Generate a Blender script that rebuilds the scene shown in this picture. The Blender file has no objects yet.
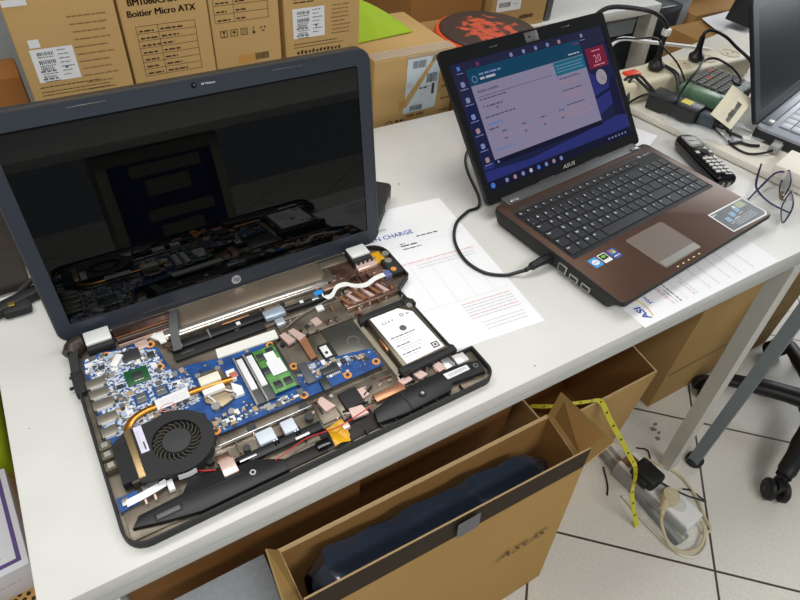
import bpy, bmesh, math, random
from mathutils import Matrix, Vector
random.seed(7)
SC = bpy.context.scene
COL = SC.collection
PI = math.pi
TZ = 0.74            # top of the long white desk
TZ2 = 0.755          # top of the adjoining desk

# ------------------------------------------------------------------ materials
MATS = {}
def srgb(c):
    return tuple(((x/255)/12.92 if x/255 <= .04045 else ((x/255+.055)/1.055)**2.4) for x in c)

def mat(name, rgb, rough=.5, metal=0., spec=.5, var=.0, scale=8., bump=0., bscale=60., alpha=1., trans=0., emit=None, estr=1., coat=0., lin=False):
    if name in MATS: return MATS[name]
    m = bpy.data.materials.new(name); m.use_nodes = True
    nt = m.node_tree; n = nt.nodes; l = nt.links
    b = n['Principled BSDF']
    c = rgb if lin else srgb(rgb)
    b.inputs['Roughness'].default_value = rough
    b.inputs['Metallic'].default_value = metal
    b.inputs['Specular IOR Level'].default_value = spec
    b.inputs['Coat Weight'].default_value = coat
    b.inputs['Base Color'].default_value = (*c, 1)
    if alpha < 1: b.inputs['Alpha'].default_value = alpha
    if trans: b.inputs['Transmission Weight'].default_value = trans
    if emit is not None:
        b.inputs['Emission Color'].default_value = (*srgb(emit), 1)
        b.inputs['Emission Strength'].default_value = estr
    if var or bump:
        tc = n.new('ShaderNodeTexCoord')
    if var:
        nz = n.new('ShaderNodeTexNoise'); nz.inputs['Scale'].default_value = scale; nz.inputs['Detail'].default_value = 5
        l.new(tc.outputs['Object'], nz.inputs['Vector'])
        r = n.new('ShaderNodeValToRGB')
        r.color_ramp.elements[0].position = .3; r.color_ramp.elements[1].position = .7
        r.color_ramp.elements[0].color = (*[x*(1-var) for x in c], 1)
        r.color_ramp.elements[1].color = (*[min(1, x*(1+var)) for x in c], 1)
        l.new(nz.outputs['Fac'], r.inputs['Fac']); l.new(r.outputs['Color'], b.inputs['Base Color'])
    if bump:
        nb = n.new('ShaderNodeTexNoise'); nb.inputs['Scale'].default_value = bscale; nb.inputs['Detail'].default_value = 4
        l.new(tc.outputs['Object'], nb.inputs['Vector'])
        bp = n.new('ShaderNodeBump'); bp.inputs['Strength'].default_value = bump; bp.inputs['Distance'].default_value = .002
        l.new(nb.outputs['Fac'], bp.inputs['Height']); l.new(bp.outputs['Normal'], b.inputs['Normal'])
    MATS[name] = m
    return m

def noise_mix(name, c1, c2, scale, lo, hi, rough=.5, metal=0., detail=4, c3=None, metal2=None, voronoi=False):
    """two (or three) colours mottled by noise"""
    m = bpy.data.materials.new(name); m.use_nodes = True
    nt = m.node_tree; n = nt.nodes; l = nt.links; b = n['Principled BSDF']
    tc = n.new('ShaderNodeTexCoord')
    if voronoi:
        nz = n.new('ShaderNodeTexVoronoi'); nz.inputs['Scale'].default_value = scale; out = nz.outputs['Color']
    else:
        nz = n.new('ShaderNodeTexNoise'); nz.inputs['Scale'].default_value = scale; nz.inputs['Detail'].default_value = detail; out = nz.outputs['Fac']
    l.new(tc.outputs['Object'], nz.inputs['Vector'])
    r = n.new('ShaderNodeValToRGB'); e = r.color_ramp.elements
    e[0].position = lo; e[1].position = hi
    e[0].color = (*srgb(c1), 1); e[1].color = (*srgb(c2), 1)
    if c3:
        x = r.color_ramp.elements.new(min(.99, hi+.1)); x.color = (*srgb(c3), 1)
    l.new(out, r.inputs['Fac']); l.new(r.outputs['Color'], b.inputs['Base Color'])
    b.inputs['Roughness'].default_value = rough; b.inputs['Metallic'].default_value = metal
    MATS[name] = m
    return m

LAMINATE = noise_mix('laminate', (211, 210, 205), (219, 218, 213), 9, .35, .65, rough=.42)
EDGE = mat('edge band', (196, 198, 194), .45, var=.03, scale=6)
STEEL_L = mat('pale painted steel', (206, 205, 196), .45, var=.03)
STEEL_D = mat('grey painted steel', (124, 133, 136), .45, var=.04)
CARD = mat('cardboard', (187, 153, 100), .85, spec=.2, var=.06, scale=5, bump=.12, bscale=90)
CARD2 = mat('cardboard dark', (166, 127, 78), .85, spec=.2, var=.08, scale=5, bump=.12, bscale=90)
CARD3 = mat('cardboard brown', (148, 104, 58), .85, spec=.2, var=.08, scale=5)
CARDIN = mat('cardboard inner', (170, 128, 76), .9, spec=.15, var=.05)
CARDEDGE = mat('cardboard edge', (222, 190, 140), .85, spec=.2)
PRINT = mat('black print', (62, 48, 34), .8, spec=.2)
PRINTF = mat('faint print', (136, 108, 70), .85, spec=.2)
INK = mat('ink', (60, 60, 66), .7)
INKM = mat('grey ink', (112, 112, 118), .7)
INKF = mat('faint ink', (204, 204, 206), .7)
INKB = mat('blue ink', (60, 84, 170), .7)
INKR = mat('red ink', (222, 182, 184), .7)
PAPER = mat('paper', (240, 240, 242), .75, spec=.3)
LABELW = mat('white label', (226, 227, 228), .6)
WHITE = mat('white plastic', (236, 236, 232), .4)
CREAM = mat('cream plastic', (222, 212, 184), .45, var=.03)
BLACK = mat('black plastic', (22, 22, 24), .42, var=.1)
BLACKM = mat('matte black', (30, 30, 31), .65)
BLACKG = mat('gloss black', (9, 9, 10), .08)
RUBBER = mat('black rubber', (17, 17, 18), .55)
BEZ = mat('dark blue grey plastic', (47, 53, 63), .38, bump=.05, bscale=500)
BEZ_B = mat('lid back shell', (24, 26, 31), .25)
SCREEN = mat('dark lcd glass', (3, 4, 5), .012, spec=.34)
RIMG = mat('rim grey', (84, 84, 84), .35, metal=.5)
SILVER = mat('silver', (205, 207, 208), .28, metal=.9)
SILVERM = mat('satin metal', (178, 176, 170), .38, metal=.8)
WHITEMET = mat('bright hinge cover', (228, 229, 228), .35, metal=.1)
COPPER = mat('copper pipe', (206, 142, 60), .28, metal=.9, var=.1, scale=50)
COPPERT = mat('copper tape', (196, 140, 104), .35, metal=.8)
PINKMET = mat('pink copper foil glint', (236, 204, 194), .25, metal=.4)  # foil colour lightened to carry the flash glints
SHIELD = noise_mix('sprayed shield', (98, 89, 78), (146, 136, 121), 22, .36, .64, rough=.36, metal=.55, c3=(176, 138, 122))
SHIELDC = noise_mix('coppery shield', (92, 66, 56), (158, 126, 110), 30, .38, .62, rough=.3, metal=.7, c3=(214, 184, 170))
SHIELDD = noise_mix('mottled black ribs', (20, 18, 18), (44, 38, 35), 40, .4, .6, rough=.45, metal=.2)  # near black finish of the tray ribs, mottled by noise
PCB = noise_mix('blue board', (18, 62, 122), (30, 82, 150), 60, .4, .6, rough=.4)
PCBW = noise_mix('busy blue board', (36, 76, 140), (200, 206, 214), 300, .44, .51, rough=.4, detail=2)
GREENB = noise_mix('green module', (70, 128, 58), (98, 154, 80), 120, .4, .6, rough=.4)
GREENC = mat('green chip substrate', (28, 84, 46), .35)
CHIP = mat('chip black', (52, 54, 56), .35)
CHIPG = mat('chip grey', (98, 100, 98), .35)
ORANGE = mat('orange ring', (222, 146, 66), .45)
BROWNMET = mat('brown brushed metal', (90, 66, 53), .34, metal=.55, var=.08, scale=14, bump=.03, bscale=300)
BROWNDK = mat('dark brown trim', (60, 50, 45), .4, metal=.3)
HINGEG = mat('hinge grey', (84, 84, 84), .4, metal=.4)
KEYM = mat('black key', (34, 35, 38), .42)
LEGEND = mat('key legend', (208, 212, 218), .6)
KBED = mat('keyboard bed', (13, 12, 12), .5)
PADM = mat('touchpad', (112, 98, 88), .45, metal=.2)
YEL = mat('kapton yellow', (214, 160, 20), .35, var=.2, scale=80)
REDW = mat('red wire', (190, 40, 44), .4)
CABLE = mat('black cable', (20, 20, 24), .42)
CABLEW = mat('white cable', (228, 228, 226), .4)
BEIGE = mat('beige plastic', (208, 194, 160), .45)
def em(name, c, s=1., rough=.12):
    return mat(name, (4, 4, 6), rough, spec=.2, emit=c, estr=s)

# ------------------------------------------------------------------ mesh builder
GLYPH = {}
def glyphs(s, bold=0.):
    k = (s, bold)
    if k not in GLYPH:
        cu = bpy.data.curves.new('glyph', 'FONT'); cu.body = s; cu.size = 1; cu.offset = bold; cu.resolution_u = 2
        o = bpy.data.objects.new('glyph', cu); COL.objects.link(o)
        me = bpy.data.meshes.new_from_object(o.evaluated_get(bpy.context.evaluated_depsgraph_get()))
        vs = [v.co.copy() for v in me.vertices]; fs = [tuple(p.vertices) for p in me.polygons]
        COL.objects.unlink(o); bpy.data.objects.remove(o); bpy.data.curves.remove(cu); bpy.data.meshes.remove(me)
        GLYPH[k] = (vs, fs)
    return GLYPH[k]

def frame(o, x, y=None):
    """matrix with origin o, x axis x, y axis y (made perpendicular)"""
    x = Vector(x).normalized(); y = Vector(y if y else (-x.y, x.x, 0)); z = x.cross(y).normalized(); y = z.cross(x)
    m = Matrix((x, y, z)).transposed().to_4x4(); m.translation = Vector(o); return m
def rz(a): return Matrix.Rotation(a, 4, 'Z')
def T(x, y, z=0): return Matrix.Translation((x, y, z))

def smooth_path(pts, n=6, closed=False):
    P = [Vector(p) for p in pts]; out = []
    N = len(P); rng = range(N if closed else N-1)
    for i in rng:
        p1, p2 = P[i], P[(i+1) % N]
        p0 = P[i-1] if (i > 0 or closed) else p1*2-p2
        p3 = P[(i+2) % N] if (i+2 < N or closed) else p2*2-p1
        for k in range(n):
            t = k/n
            out.append(.5*((2*p1)+(p2-p0)*t+(2*p0-5*p1+4*p2-p3)*t*t+(3*p1-p0-3*p2+p3)*t**3))
    if not closed: out.append(P[-1])
    return out

def round_poly(pts, radii, n=6):
    """2D polygon with rounded corners; radii per corner"""
    out = []
    N = len(pts)
    for i, (p, r) in enumerate(zip(pts, radii)):
        p = Vector(p).to_2d()
        if r <= 0: out.append(tuple(p)); continue
        a = (Vector(pts[i-1]).to_2d()-p).normalized(); b = (Vector(pts[(i+1) % N]).to_2d()-p).normalized()
        ang = a.angle(b); d = r/math.tan(ang/2)
        c = p+(a+b).normalized()*(r/math.sin(ang/2))
        s = p+a*d; e = p+b*d
        a0 = math.atan2(s.y-c.y, s.x-c.x); a1 = math.atan2(e.y-c.y, e.x-c.x)
        da = (a1-a0+PI) % (2*PI)-PI
        for k in range(n+1):
            t = a0+da*k/n; out.append((c.x+r*math.cos(t), c.y+r*math.sin(t)))
    return out
def rrect(x0, x1, y0, y1, r, n=5):
    return round_poly([(x0, y0), (x1, y0), (x1, y1), (x0, y1)], [r]*4, n)
def circle(cx, cy, r, n=24, ry=None):
    return [(cx+r*math.cos(2*PI*k/n), cy+(ry or r)*math.sin(2*PI*k/n)) for k in range(n)]

class MB:
    def __init__(s): s.v = []; s.f = []; s.m = []; s.mats = []
    def mi(s, m):
        if m not in s.mats: s.mats.append(m)
        return s.mats.index(m)
    def add(s, vs, fs, m, M=None):
        o = len(s.v); k = s.mi(m)
        s.v += [tuple(M @ Vector(v)) if M else tuple(v) for v in vs]
        s.f += [tuple(i+o for i in f) for f in fs]; s.m += [k]*len(fs)
        return s
    def frombm(s, bm, m, M=None):
        bm.verts.index_update()
        s.add([v.co.copy() for v in bm.verts], [[v.index for v in f.verts] for f in bm.faces], m, M); bm.free(); return s
    def box(s, x0, x1, y0, y1, z0, z1, m, bev=0., M=None, seg=2):
        if bev <= 0:
            vs = [(x, y, z) for z in (z0, z1) for y in (y0, y1) for x in (x0, x1)]
            fs = [(0, 2, 3, 1), (4, 5, 7, 6), (0, 1, 5, 4), (2, 6, 7, 3), (0, 4, 6, 2), (1, 3, 7, 5)]
            return s.add(vs, fs, m, M)
        bm = bmesh.new(); bmesh.ops.create_cube(bm, size=1)
        for v in bm.verts: v.co = Vector(((x0+x1)/2+v.co.x*(x1-x0), (y0+y1)/2+v.co.y*(y1-y0), (z0+z1)/2+v.co.z*(z1-z0)))
        bmesh.ops.bevel(bm, geom=bm.edges[:], offset=bev, segments=seg, affect='EDGES', profile=.5)
        return s.frombm(bm, m, M)
    def prism(s, pts, z0, z1, m, M=None, bev=0., mside=None):
        n = len(pts)
        a = sum(pts[i][0]*pts[(i+1) % n][1]-pts[(i+1) % n][0]*pts[i][1] for i in range(n))
        if a < 0: pts = pts[::-1]
        if bev > 0:
            q = offset_poly(pts, -bev)
            vs = [(x, y, z0) for x, y in pts]+[(x, y, z1-bev) for x, y in pts]+[(x, y, z1-bev*.3) for x, y in offset_poly(pts, -bev*.3)]+[(x, y, z1) for x, y in q]
            L = 4
        else:
            vs = [(x, y, z0) for x, y in pts]+[(x, y, z1) for x, y in pts]; L = 2
        side = [(i+k*n, (i+1) % n+k*n, (i+1) % n+(k+1)*n, i+(k+1)*n) for k in range(L-1) for i in range(n)]
        caps = [tuple(range(n))[::-1], tuple(range((L-1)*n, L*n))]
        o = len(s.v)
        s.add(vs, caps, m, M)
        k = s.mi(mside or m); s.f += [tuple(i+o for i in f) for f in side]; s.m += [k]*len(side)
        return s
    def ring(s, outer, inner, z0, z1, m, M=None):
        n = len(outer)
        vs = [(x, y, z) for z in (z0, z1) for P in (outer, inner) for x, y in P]
        fs = []
        for i in range(n):
            j = (i+1) % n
            fs += [(i, j, j+2*n, i+2*n), (j+n, i+n, i+3*n, j+3*n), (i+2*n, j+2*n, j+3*n, i+3*n), (j, i, i+n, j+n)]
        return s.add(vs, fs, m, M)
    def tube(s, pts, r, m, M=None, n=8, smooth=5, closed=False, flat=1.):
        P = smooth_path(pts, smooth, closed) if smooth else [Vector(p) for p in pts]
        N = len(P); vs = []; up = None
        for i, p in enumerate(P):
            t = (P[(i+1) % N]-P[i-1]) if closed else (P[min(i+1, N-1)]-P[max(i-1, 0)])
            t = t.normalized() if t.length > 1e-9 else Vector((0, 0, 1))
            if up is None: up = Vector((0, 0, 1)) if abs(t.z) < .9 else Vector((0, 1, 0))
            side = t.cross(up)
            if side.length < 1e-4: side = t.cross(Vector((1, .3, 0)))
            side.normalize(); up = side.cross(t).normalized()
            rr = r[min(len(r)-1, int(i/(N-1)*(len(r)-1)+.5))] if isinstance(r, (list, tuple)) else r
            for k in range(n):
                a = 2*PI*k/n; vs.append(p+side*(rr*math.cos(a))+up*(rr*flat*math.sin(a)))
        fs = [(i*n+k, i*n+(k+1) % n, ((i+1) % N)*n+(k+1) % n, ((i+1) % N)*n+k) for i in range(N if closed else N-1) for k in range(n)]
        if not closed: fs += [tuple(range(n))[::-1], tuple(range((N-1)*n, N*n))]
        return s.add(vs, fs, m, M)
    def cyl(s, p0, p1, r, m, r1=None, n=20, M=None):
        return s.tube([p0, p1], [r, r if r1 is None else r1], m, M, n=n, smooth=0)
    def lathe(s, prof, m, M=None, n=32):
        vs = [(r*math.cos(2*PI*k/n), r*math.sin(2*PI*k/n), z) for r, z in prof for k in range(n)]
        fs = [(i*n+k, i*n+(k+1) % n, (i+1)*n+(k+1) % n, (i+1)*n+k) for i in range(len(prof)-1) for k in range(n)]
        fs += [tuple(range(n))[::-1], tuple(range((len(prof)-1)*n, len(prof)*n))]
        return s.add(vs, fs, m, M)
    def ribbon(s, pts, w, m, t=.0004, M=None, wdir=None, smooth=5):
        """flat band along pts, w wide across wdir (or sideways), t thick"""
        P = smooth_path(pts, smooth) if smooth else [Vector(p) for p in pts]; N = len(P); vs = []
        for i, p in enumerate(P):
            t_ = (P[min(i+1, N-1)]-P[max(i-1, 0)]).normalized()
            d = Vector(wdir).normalized() if wdir else t_.cross(Vector((0, 0, 1))).normalized()
            nn = d.cross(t_).normalized()
            for a, b in ((-1, -1), (1, -1), (1, 1), (-1, 1)): vs.append(p+d*(a*w/2)+nn*(b*t/2))
        fs = [(i*4+k, i*4+(k+1) % 4, i*4+4+(k+1) % 4, i*4+4+k) for i in range(N-1) for k in range(4)]+[(3, 2, 1, 0), tuple(range(4*N-4, 4*N))]
        return s.add(vs, fs, m, M)
    def quad(s, pts, m, M=None):
        return s.add(pts, [tuple(range(len(pts)))], m, M)
    def rect(s, x0, x1, y0, y1, z, m, M=None):
        return s.quad([(x0, y0, z), (x1, y0, z), (x1, y1, z), (x0, y1, z)], m, M)
    def sheet(s, fn, nu, nv, m, t=.0006, M=None):
        """solid thin sheet z(u,v): fn(u,v)->(x,y,z)"""
        vs = []
        for dz in (0, -t):
            for j in range(nv+1):
                for i in range(nu+1):
                    p = fn(i/nu, j/nv); vs.append((p[0], p[1], p[2]+dz))
        K = (nu+1)*(nv+1); W = nu+1; fs = []
        for j in range(nv):
            for i in range(nu):
                a = j*W+i; fs.append((a, a+1, a+W+1, a+W)); fs.append((K+a+W, K+a+W+1, K+a+1, K+a))
        rim = [i for i in range(W)]+[j*W+nu for j in range(1, nv+1)]+[nv*W+i for i in range(nu-1, -1, -1)]+[j*W for j in range(nv-1, 0, -1)]
        for a, b in zip(rim, rim[1:]+rim[:1]): fs.append((b, a, a+K, b+K))
        return s.add(vs, fs, m, M)
    def text(s, t, size, m, M, align='L', bold=0., sx=1., shear=0.):
        vs, fs = glyphs(t, bold)
        if not vs: return s
        x0 = min(v.x for v in vs); x1 = max(v.x for v in vs)
        off = {'L': -x0, 'C': -(x0+x1)/2, 'R': -x1}[align]
        return s.add([((v.x+off+shear*v.y)*size*sx, v.y*size, 0) for v in vs], fs, m, M)
    def words(s, x0, x1, y, h, m, z=0., M=None, wmin=2., wmax=6., seed=None):
        """a line of print too small to read: word-sized bars"""
        x = x0; rn = random
        while x < x1:
            w = min(h*rn.uniform(wmin, wmax), x1-x)
            if w > h*.4: s.rect(x, x+w, y, y+h, z, m, M)
            x += w+h*.8
        return s
    def build(s, name, parent=None, M=None, smooth=True, ang=35):
        me = bpy.data.meshes.new(name); me.from_pydata(s.v, [], s.f)
        for m in s.mats: me.materials.append(m)
        me.polygons.foreach_set('material_index', s.m)
        bm = bmesh.new(); bm.from_mesh(me)
        bmesh.ops.recalc_face_normals(bm, faces=[f for f in bm.faces]) if not getattr(s, 'raw', False) else None
        bm.to_mesh(me); bm.free()
        if smooth:
            me.polygons.foreach_set('use_smooth', [True]*len(me.polygons))
            try: me.set_sharp_from_angle(angle=math.radians(ang))
            except Exception: pass
        me.update()
        o = bpy.data.objects.new(name, me); COL.objects.link(o)
        if parent is not None: o.parent = parent
        if M is not None: o.matrix_local = M if parent is not None else M
        return o

def offset_poly(pts, d):
    """grow (+) or shrink (-) a counter-clockwise polygon"""
    n = len(pts); out = []
    for i in range(n):
        p0, p, p1 = Vector(pts[i-1]).to_2d(), Vector(pts[i]).to_2d(), Vector(pts[(i+1) % n]).to_2d()
        a = (p-p0).normalized(); b = (p1-p).normalized()
        na = Vector((a.y, -a.x)); nb = Vector((b.y, -b.x))
        k = na+nb; L = k.length_squared
        q = p+(k*(2*d/L) if L > .2 else na*d)
        out.append((q.x, q.y))
    return out

def thing(name, label, cat, M=None, group=None):
    o = bpy.data.objects.new(name, None); COL.objects.link(o); o.empty_display_size = .05
    if M is not None: o.matrix_world = M
    return tag(o, label, cat, group)
def tag(o, label, cat, group=None):
    o['label'] = label; o['category'] = cat
    if group: o['group'] = group
    return o
def part_label(o, label): o['label'] = label; return o
def struct(o): o['kind'] = 'structure'; return o
def stuff(o): o['kind'] = 'stuff'; return o
def copy_thing(root, M, label):
    r = root.copy(); COL.objects.link(r); r.matrix_world = M; r['label'] = label
    for c in list(root.children):
        d = c.copy(); COL.objects.link(d); d.parent = r
    return r
def copy_part(o, parent, M):
    d = o.copy(); COL.objects.link(d); d.parent = parent; d.matrix_local = M; return d

# ------------------------------------------------------------------ camera
cd = bpy.data.cameras.new('camera'); cam = bpy.data.objects.new('camera', cd); COL.objects.link(cam)
cd.sensor_width = 36; cd.lens = 611.336/800*36; cd.clip_start = .02
Rv = Vector((0.85895791, -0.50760511, 0.06729315)); Uv = Vector((0.31587883, 0.6287247, 0.71058132)); Fv = Vector((0.40300357, 0.58910296, -0.70038976))
cm = Matrix((Rv, Uv, -Fv)).transposed().to_4x4(); cm.translation = (0.13911264, -0.29354016, 1.31467894)
cam.matrix_world = cm; SC.camera = cam

# ------------------------------------------------------------------ the setting
def tile_material():
    m = bpy.data.materials.new('floor tiles'); m.use_nodes = True; nt = m.node_tree; n = nt.nodes; l = nt.links; b = n['Principled BSDF']
    tc = n.new('ShaderNodeTexCoord'); mp = n.new('ShaderNodeMapping'); mp.vector_type = 'TEXTURE'
    mp.inputs['Location'].default_value = (1.085, -.228, 0); mp.inputs['Rotation'].default_value = (0, 0, math.radians(-43.46))
    l.new(tc.outputs['Object'], mp.inputs['Vector'])
    br = n.new('ShaderNodeTexBrick'); br.offset = 0; br.inputs['Scale'].default_value = 1; br.inputs['Brick Width'].default_value = .4032; br.inputs['Row Height'].default_value = .4032
    br.inputs['Mortar Size'].default_value = .0028; br.inputs['Mortar Smooth'].default_value = .1
    br.inputs['Color1'].default_value = (*srgb((226, 223, 214)), 1); br.inputs['Color2'].default_value = (*srgb((229, 226, 217)), 1); br.inputs['Mortar'].default_value = (*srgb((74, 66, 60)), 1)
    l.new(mp.outputs['Vector'], br.inputs['Vector'])
    nz = n.new('ShaderNodeTexNoise'); nz.inputs['Scale'].default_value = 160; nz.inputs['Detail'].default_value = 3
    l.new(tc.outputs['Object'], nz.inputs['Vector'])
    r = n.new('ShaderNodeValToRGB'); r.color_ramp.elements[0].position = .3; r.color_ramp.elements[1].position = .6
    r.color_ramp.elements[0].color = (.9, .895, .88, 1); r.color_ramp.elements[1].color = (1, 1, 1, 1)
    l.new(nz.outputs['Fac'], r.inputs['Fac'])
    mx = n.new('ShaderNodeMix'); mx.data_type = 'RGBA'; mx.blend_type = 'MULTIPLY'; mx.inputs['Factor'].default_value = 1
    l.new(br.outputs['Color'], mx.inputs['A']); l.new(r.outputs['Color'], mx.inputs['B']); l.new(mx.outputs['Result'], b.inputs['Base Color'])
    b.inputs['Roughness'].default_value = .38
    return m
WALLM = mat('grey wall paint', (150, 153, 152), .8, var=.03, scale=3)
WALLR = mat('white wall paint', (206, 204, 198), .85, var=.02, scale=3)
struct(MB().box(-2.2, 4.6, -3, 1.9, -.05, 0, tile_material()).build('floor', smooth=False))
struct(MB().box(-2.2, 4.6, 1.9, 2.0, 0, 2.7, WALLM).build('wall_back', smooth=False))

# ------------------------------------------------------------------ desks
t = thing('desk', 'long white laminate desk carrying the two open laptops', 'desk', T(0, 0, 0))
m = MB(); m.box(0, 1.25, 0, .605, TZ-.024, TZ, LAMINATE, .0015)
for x, y, r in ((.608, .427, .0014), (.655, .355, .0008), (.63, .40, .0007), (.02, .20, .0006), (.56, .015, .001)): m.prism(circle(x, y, r, 8), TZ, TZ+.0002, INK)
m.build('tabletop', t)
m = MB(); m.box(.004, 1.204, .006, .022, TZ-.052, TZ-.027, EDGE, .001); m.box(.004, 1.204, .585, .60, TZ-.052, TZ-.027, EDGE, .001)
m.box(.004, .02, .024, .583, TZ-.052, TZ-.027, EDGE, .001); m.box(1.188, 1.204, .024, .583, TZ-.052, TZ-.027, EDGE, .001)
m.box(.006, 1.2, .008, .6, TZ-.028, TZ-.0235, INK)
m.build('apron', t)
# right legs lean outward at the foot
def slant_leg(parent, top, foot, w, d, ms, foot_m=None, name='leg'):
    m = MB(); a = Vector(top); b = Vector(foot)
    vs = [p+Vector((sx*w/2, sy*d/2, 0)) for p in (b, a) for sx, sy in ((-1, -1), (1, -1), (1, 1), (-1, 1))]
    m.add(vs, [(0, 1, 2, 3), (4, 7, 6, 5)]+[(i, (i+1) % 4, (i+1) % 4+4, i+4) for i in range(4)], ms)
    o = m.build(name, parent, smooth=False)
    if foot_m:
        f = MB(); f.lathe([(.018, 0), (.021, .004), (.021, .016), (.017, .02)], foot_m, T(b.x, b.y, 0)); f.build('foot', o)
    return o
slant_leg(t, (1.142, .02, TZ-.053), (1.197, .008, 0), .030, .030, STEEL_L)
slant_leg(t, (1.142, .575, TZ-.053), (1.197, .583, 0), .03, .03, STEEL_L)
slant_leg(t, (.1, .575, TZ-.053), (.03, .583, 0), .03, .03, STEEL_L)
slant_leg(t, (.04, .02, TZ-.053), (.018, .008, 0), .03, .03, STEEL_L)

R2 = T(1.248, 0, 0) @ rz(math.radians(10.4))
t = thing('side_desk', 'cream desk set slightly higher against the right end of the long desk', 'desk', R2)
m = MB(); m.box(0, .62, -.14, .56, TZ2-.0142, TZ2, mat('cream laminate', (222, 217, 204), .45, var=.02), .004); m.build('tabletop', t)
m = MB(); m.box(.09, .6, -.08, -.06, TZ2-.06, TZ2-.0146, STEEL_D, .001); m.box(.15, .6, .5, .52, TZ2-.06, TZ2-.0146, STEEL_D, .001); m.build('rail', t)
inv = R2.inverted()
def leg2(top, foot): slant_leg(t, inv @ Vector(top), inv @ Vector(foot), .034, .026, STEEL_D, RUBBER)
leg2((1.292, .0, TZ2-.0146), (1.262, -.018, .0))
leg2((1.30, .53, TZ2-.0146), (1.30, .54, .0)); leg2((1.84, .06, TZ2-.0146), (1.85, .06, 0)); leg2((1.74, .58, TZ2-.0146), (1.74, .59, 0))

t = thing('white_desk', 'small white desk in the back row with a pale upright leg', 'desk', T(0, 0, 0))
m = MB(); m.box(1.145, 1.765, .895, 1.5, TZ-.025, TZ, LAMINATE, .0015); m.build('tabletop', t)
m = MB()
m.box(1.17, 1.72, .93, .95, TZ-.09, TZ-.0255, STEEL_D); m.build('rail', t)
for x, y in ((1.765, .92), (1.765, 1.47), (1.165, .93), (1.165, 1.47)):
    slant_leg(t, (x-.012, y, TZ-.026), (x+.06*(1 if x > 1.5 else 0), y, 0), .03, .045, STEEL_L)

# across the aisle, behind the camera: seen mirrored in the black screen
t = thing('aisle_desk', 'pale desk across the aisle mirrored as a light band in the black screen', 'desk', T(0, 0, 0))
m = MB(); m.box(-.1, 1.7, -1.75, -1.10, TZ-.03, TZ, LAMINATE, .002); m.build('tabletop', t)
for x in (-.05, 1.65):
    for y in (-1.15, -1.7): slant_leg(t, (x, y, TZ-.0305), (x, y, 0), .04, .04, STEEL_D)
t = thing('blue_cabinet', 'blue cabinet with labels mirrored faintly in the black screen', 'cabinet', T(.46, -1.32, 0))
m = MB(); m.box(-.2, .22, -.15, .15, 0, .69, mat('cabinet frame', (176, 172, 150), .6), .004); m.build('body', t)
m = MB(); m.box(-.165, .185, .1505, .154, .03, .65, mat('cabinet blue', (24, 32, 92), .5)); m.build('door', t)
for x0, x1, z0, z1 in ((-.10, .14, .60, .64), (-.06, .09, .53, .585), (-.08, .15, .44, .48), (-.05, .10, .36, .42)):
    m = MB(); m.box(x0, x1, .154, .1546, z0, z1, mat('dimmed label', (138, 134, 118), .6)); m.build('door_label', t)  # label grey dimmed, so the faint reflection is put into the colour

# ------------------------------------------------------------------ cardboard behind the desk
def carton(name, label, x0, x1, y0, y1, z0, z1, ms=CARD, bev=.003, M=None, tape=True, seam=None):
    t = thing(name, label, 'box', (M or Matrix.Identity(4)) @ T((x0+x1)/2, (y0+y1)/2, z0))
    w, d, h = (x1-x0)/2, (y1-y0)/2, z1-z0
    m = MB(); m.box(-w, w, -d, d, 0, h, ms, bev)
    if tape:
        m.box(-w-.0004, w+.0004, -.024, .024, h-.05, h+.0005, mat('packing tape', (180, 146, 96), .25, var=.05))
    m.build('body', t)
    return t, w, d, h
Fr = lambda y: frame((0, y, 0), (1, 0, 0), (0, 0, 1))     # drawing plane facing the viewer: local x right, y up
def face_on(t, w, d, name, draw, dx=.0006):
    """printing or label on the front face of a carton: local x from the box's left edge, y from its foot"""
    m = MB(); m.raw = True; draw(m); return m.build(name, t, frame((-w, -d-dx, 0), (1, 0, 0), (0, 0, 1)), smooth=False)
def barcode(m, x0, x1, y0, y1, z=.0003, mt=INK):
    x = x0
    while x < x1:
        w = random.uniform(.0006, .0018); m.rect(x, min(x+w, x1), y0, y1, z, mt); x += w+random.uniform(.0006, .0014)
Z0 = .60   # foot of the four upright boxes
def case_label(m, x0, x1, y0, y1):
    m.rect(x0, x1, y0, y1, .0002, LABELW)
    W, H = x1-x0, y1-y0
    for k, (a, b) in enumerate(((.8, .9), (.54, .66), (.3, .46), (.06, .2))):
        if k < 2: barcode(m, x0+W*.14, x0+W*.52, y0+H*a, y0+H*b, .0004, INK)
        else:
            barcode(m, x0+W*.14, x0+W*.44, y0+H*(a+.05), y0+H*b, .0004, INKM); m.words(x0+W*.1, x0+W*.5, y0+H*a, H*.05, INKM, .0004, None, 1, 3)
        m.words(x0+W*.14, x0+W*.5, y0+H*(a-.06), H*.022, INK, .0004)
    for k in range(7): m.words(x0+W*.62, x0+W*random.uniform(.78, .94), y0+H*(.9-.125*k), H*.025, INK, .0004)
    m.rect(x0+W*.7, x0+W*.76, y0+H*.35, y0+H*.41, .0004, INK)
def text_rows(m, x0, x1, ys, h, mt, wm=(3, 9)):
    for y in ys: m.words(x0+random.uniform(0, .004), x1-random.uniform(0, .012), y, h, mt, .0003, None, *wm)
def scrawl(m, x0, x1, y, h, mt):
    n = 12
    for k in range(n):
        a = x0+(x1-x0)*k/n; b = a+(x1-x0)/n*.62
        m.quad([(a, y+random.uniform(0, .3)*h, .0004), (b, y+random.uniform(-.1, .2)*h, .0004), (b+.001, y+h*random.uniform(.7, 1), .0004), (a+.001, y+h*random.uniform(.6, 1), .0004)], mt)

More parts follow.
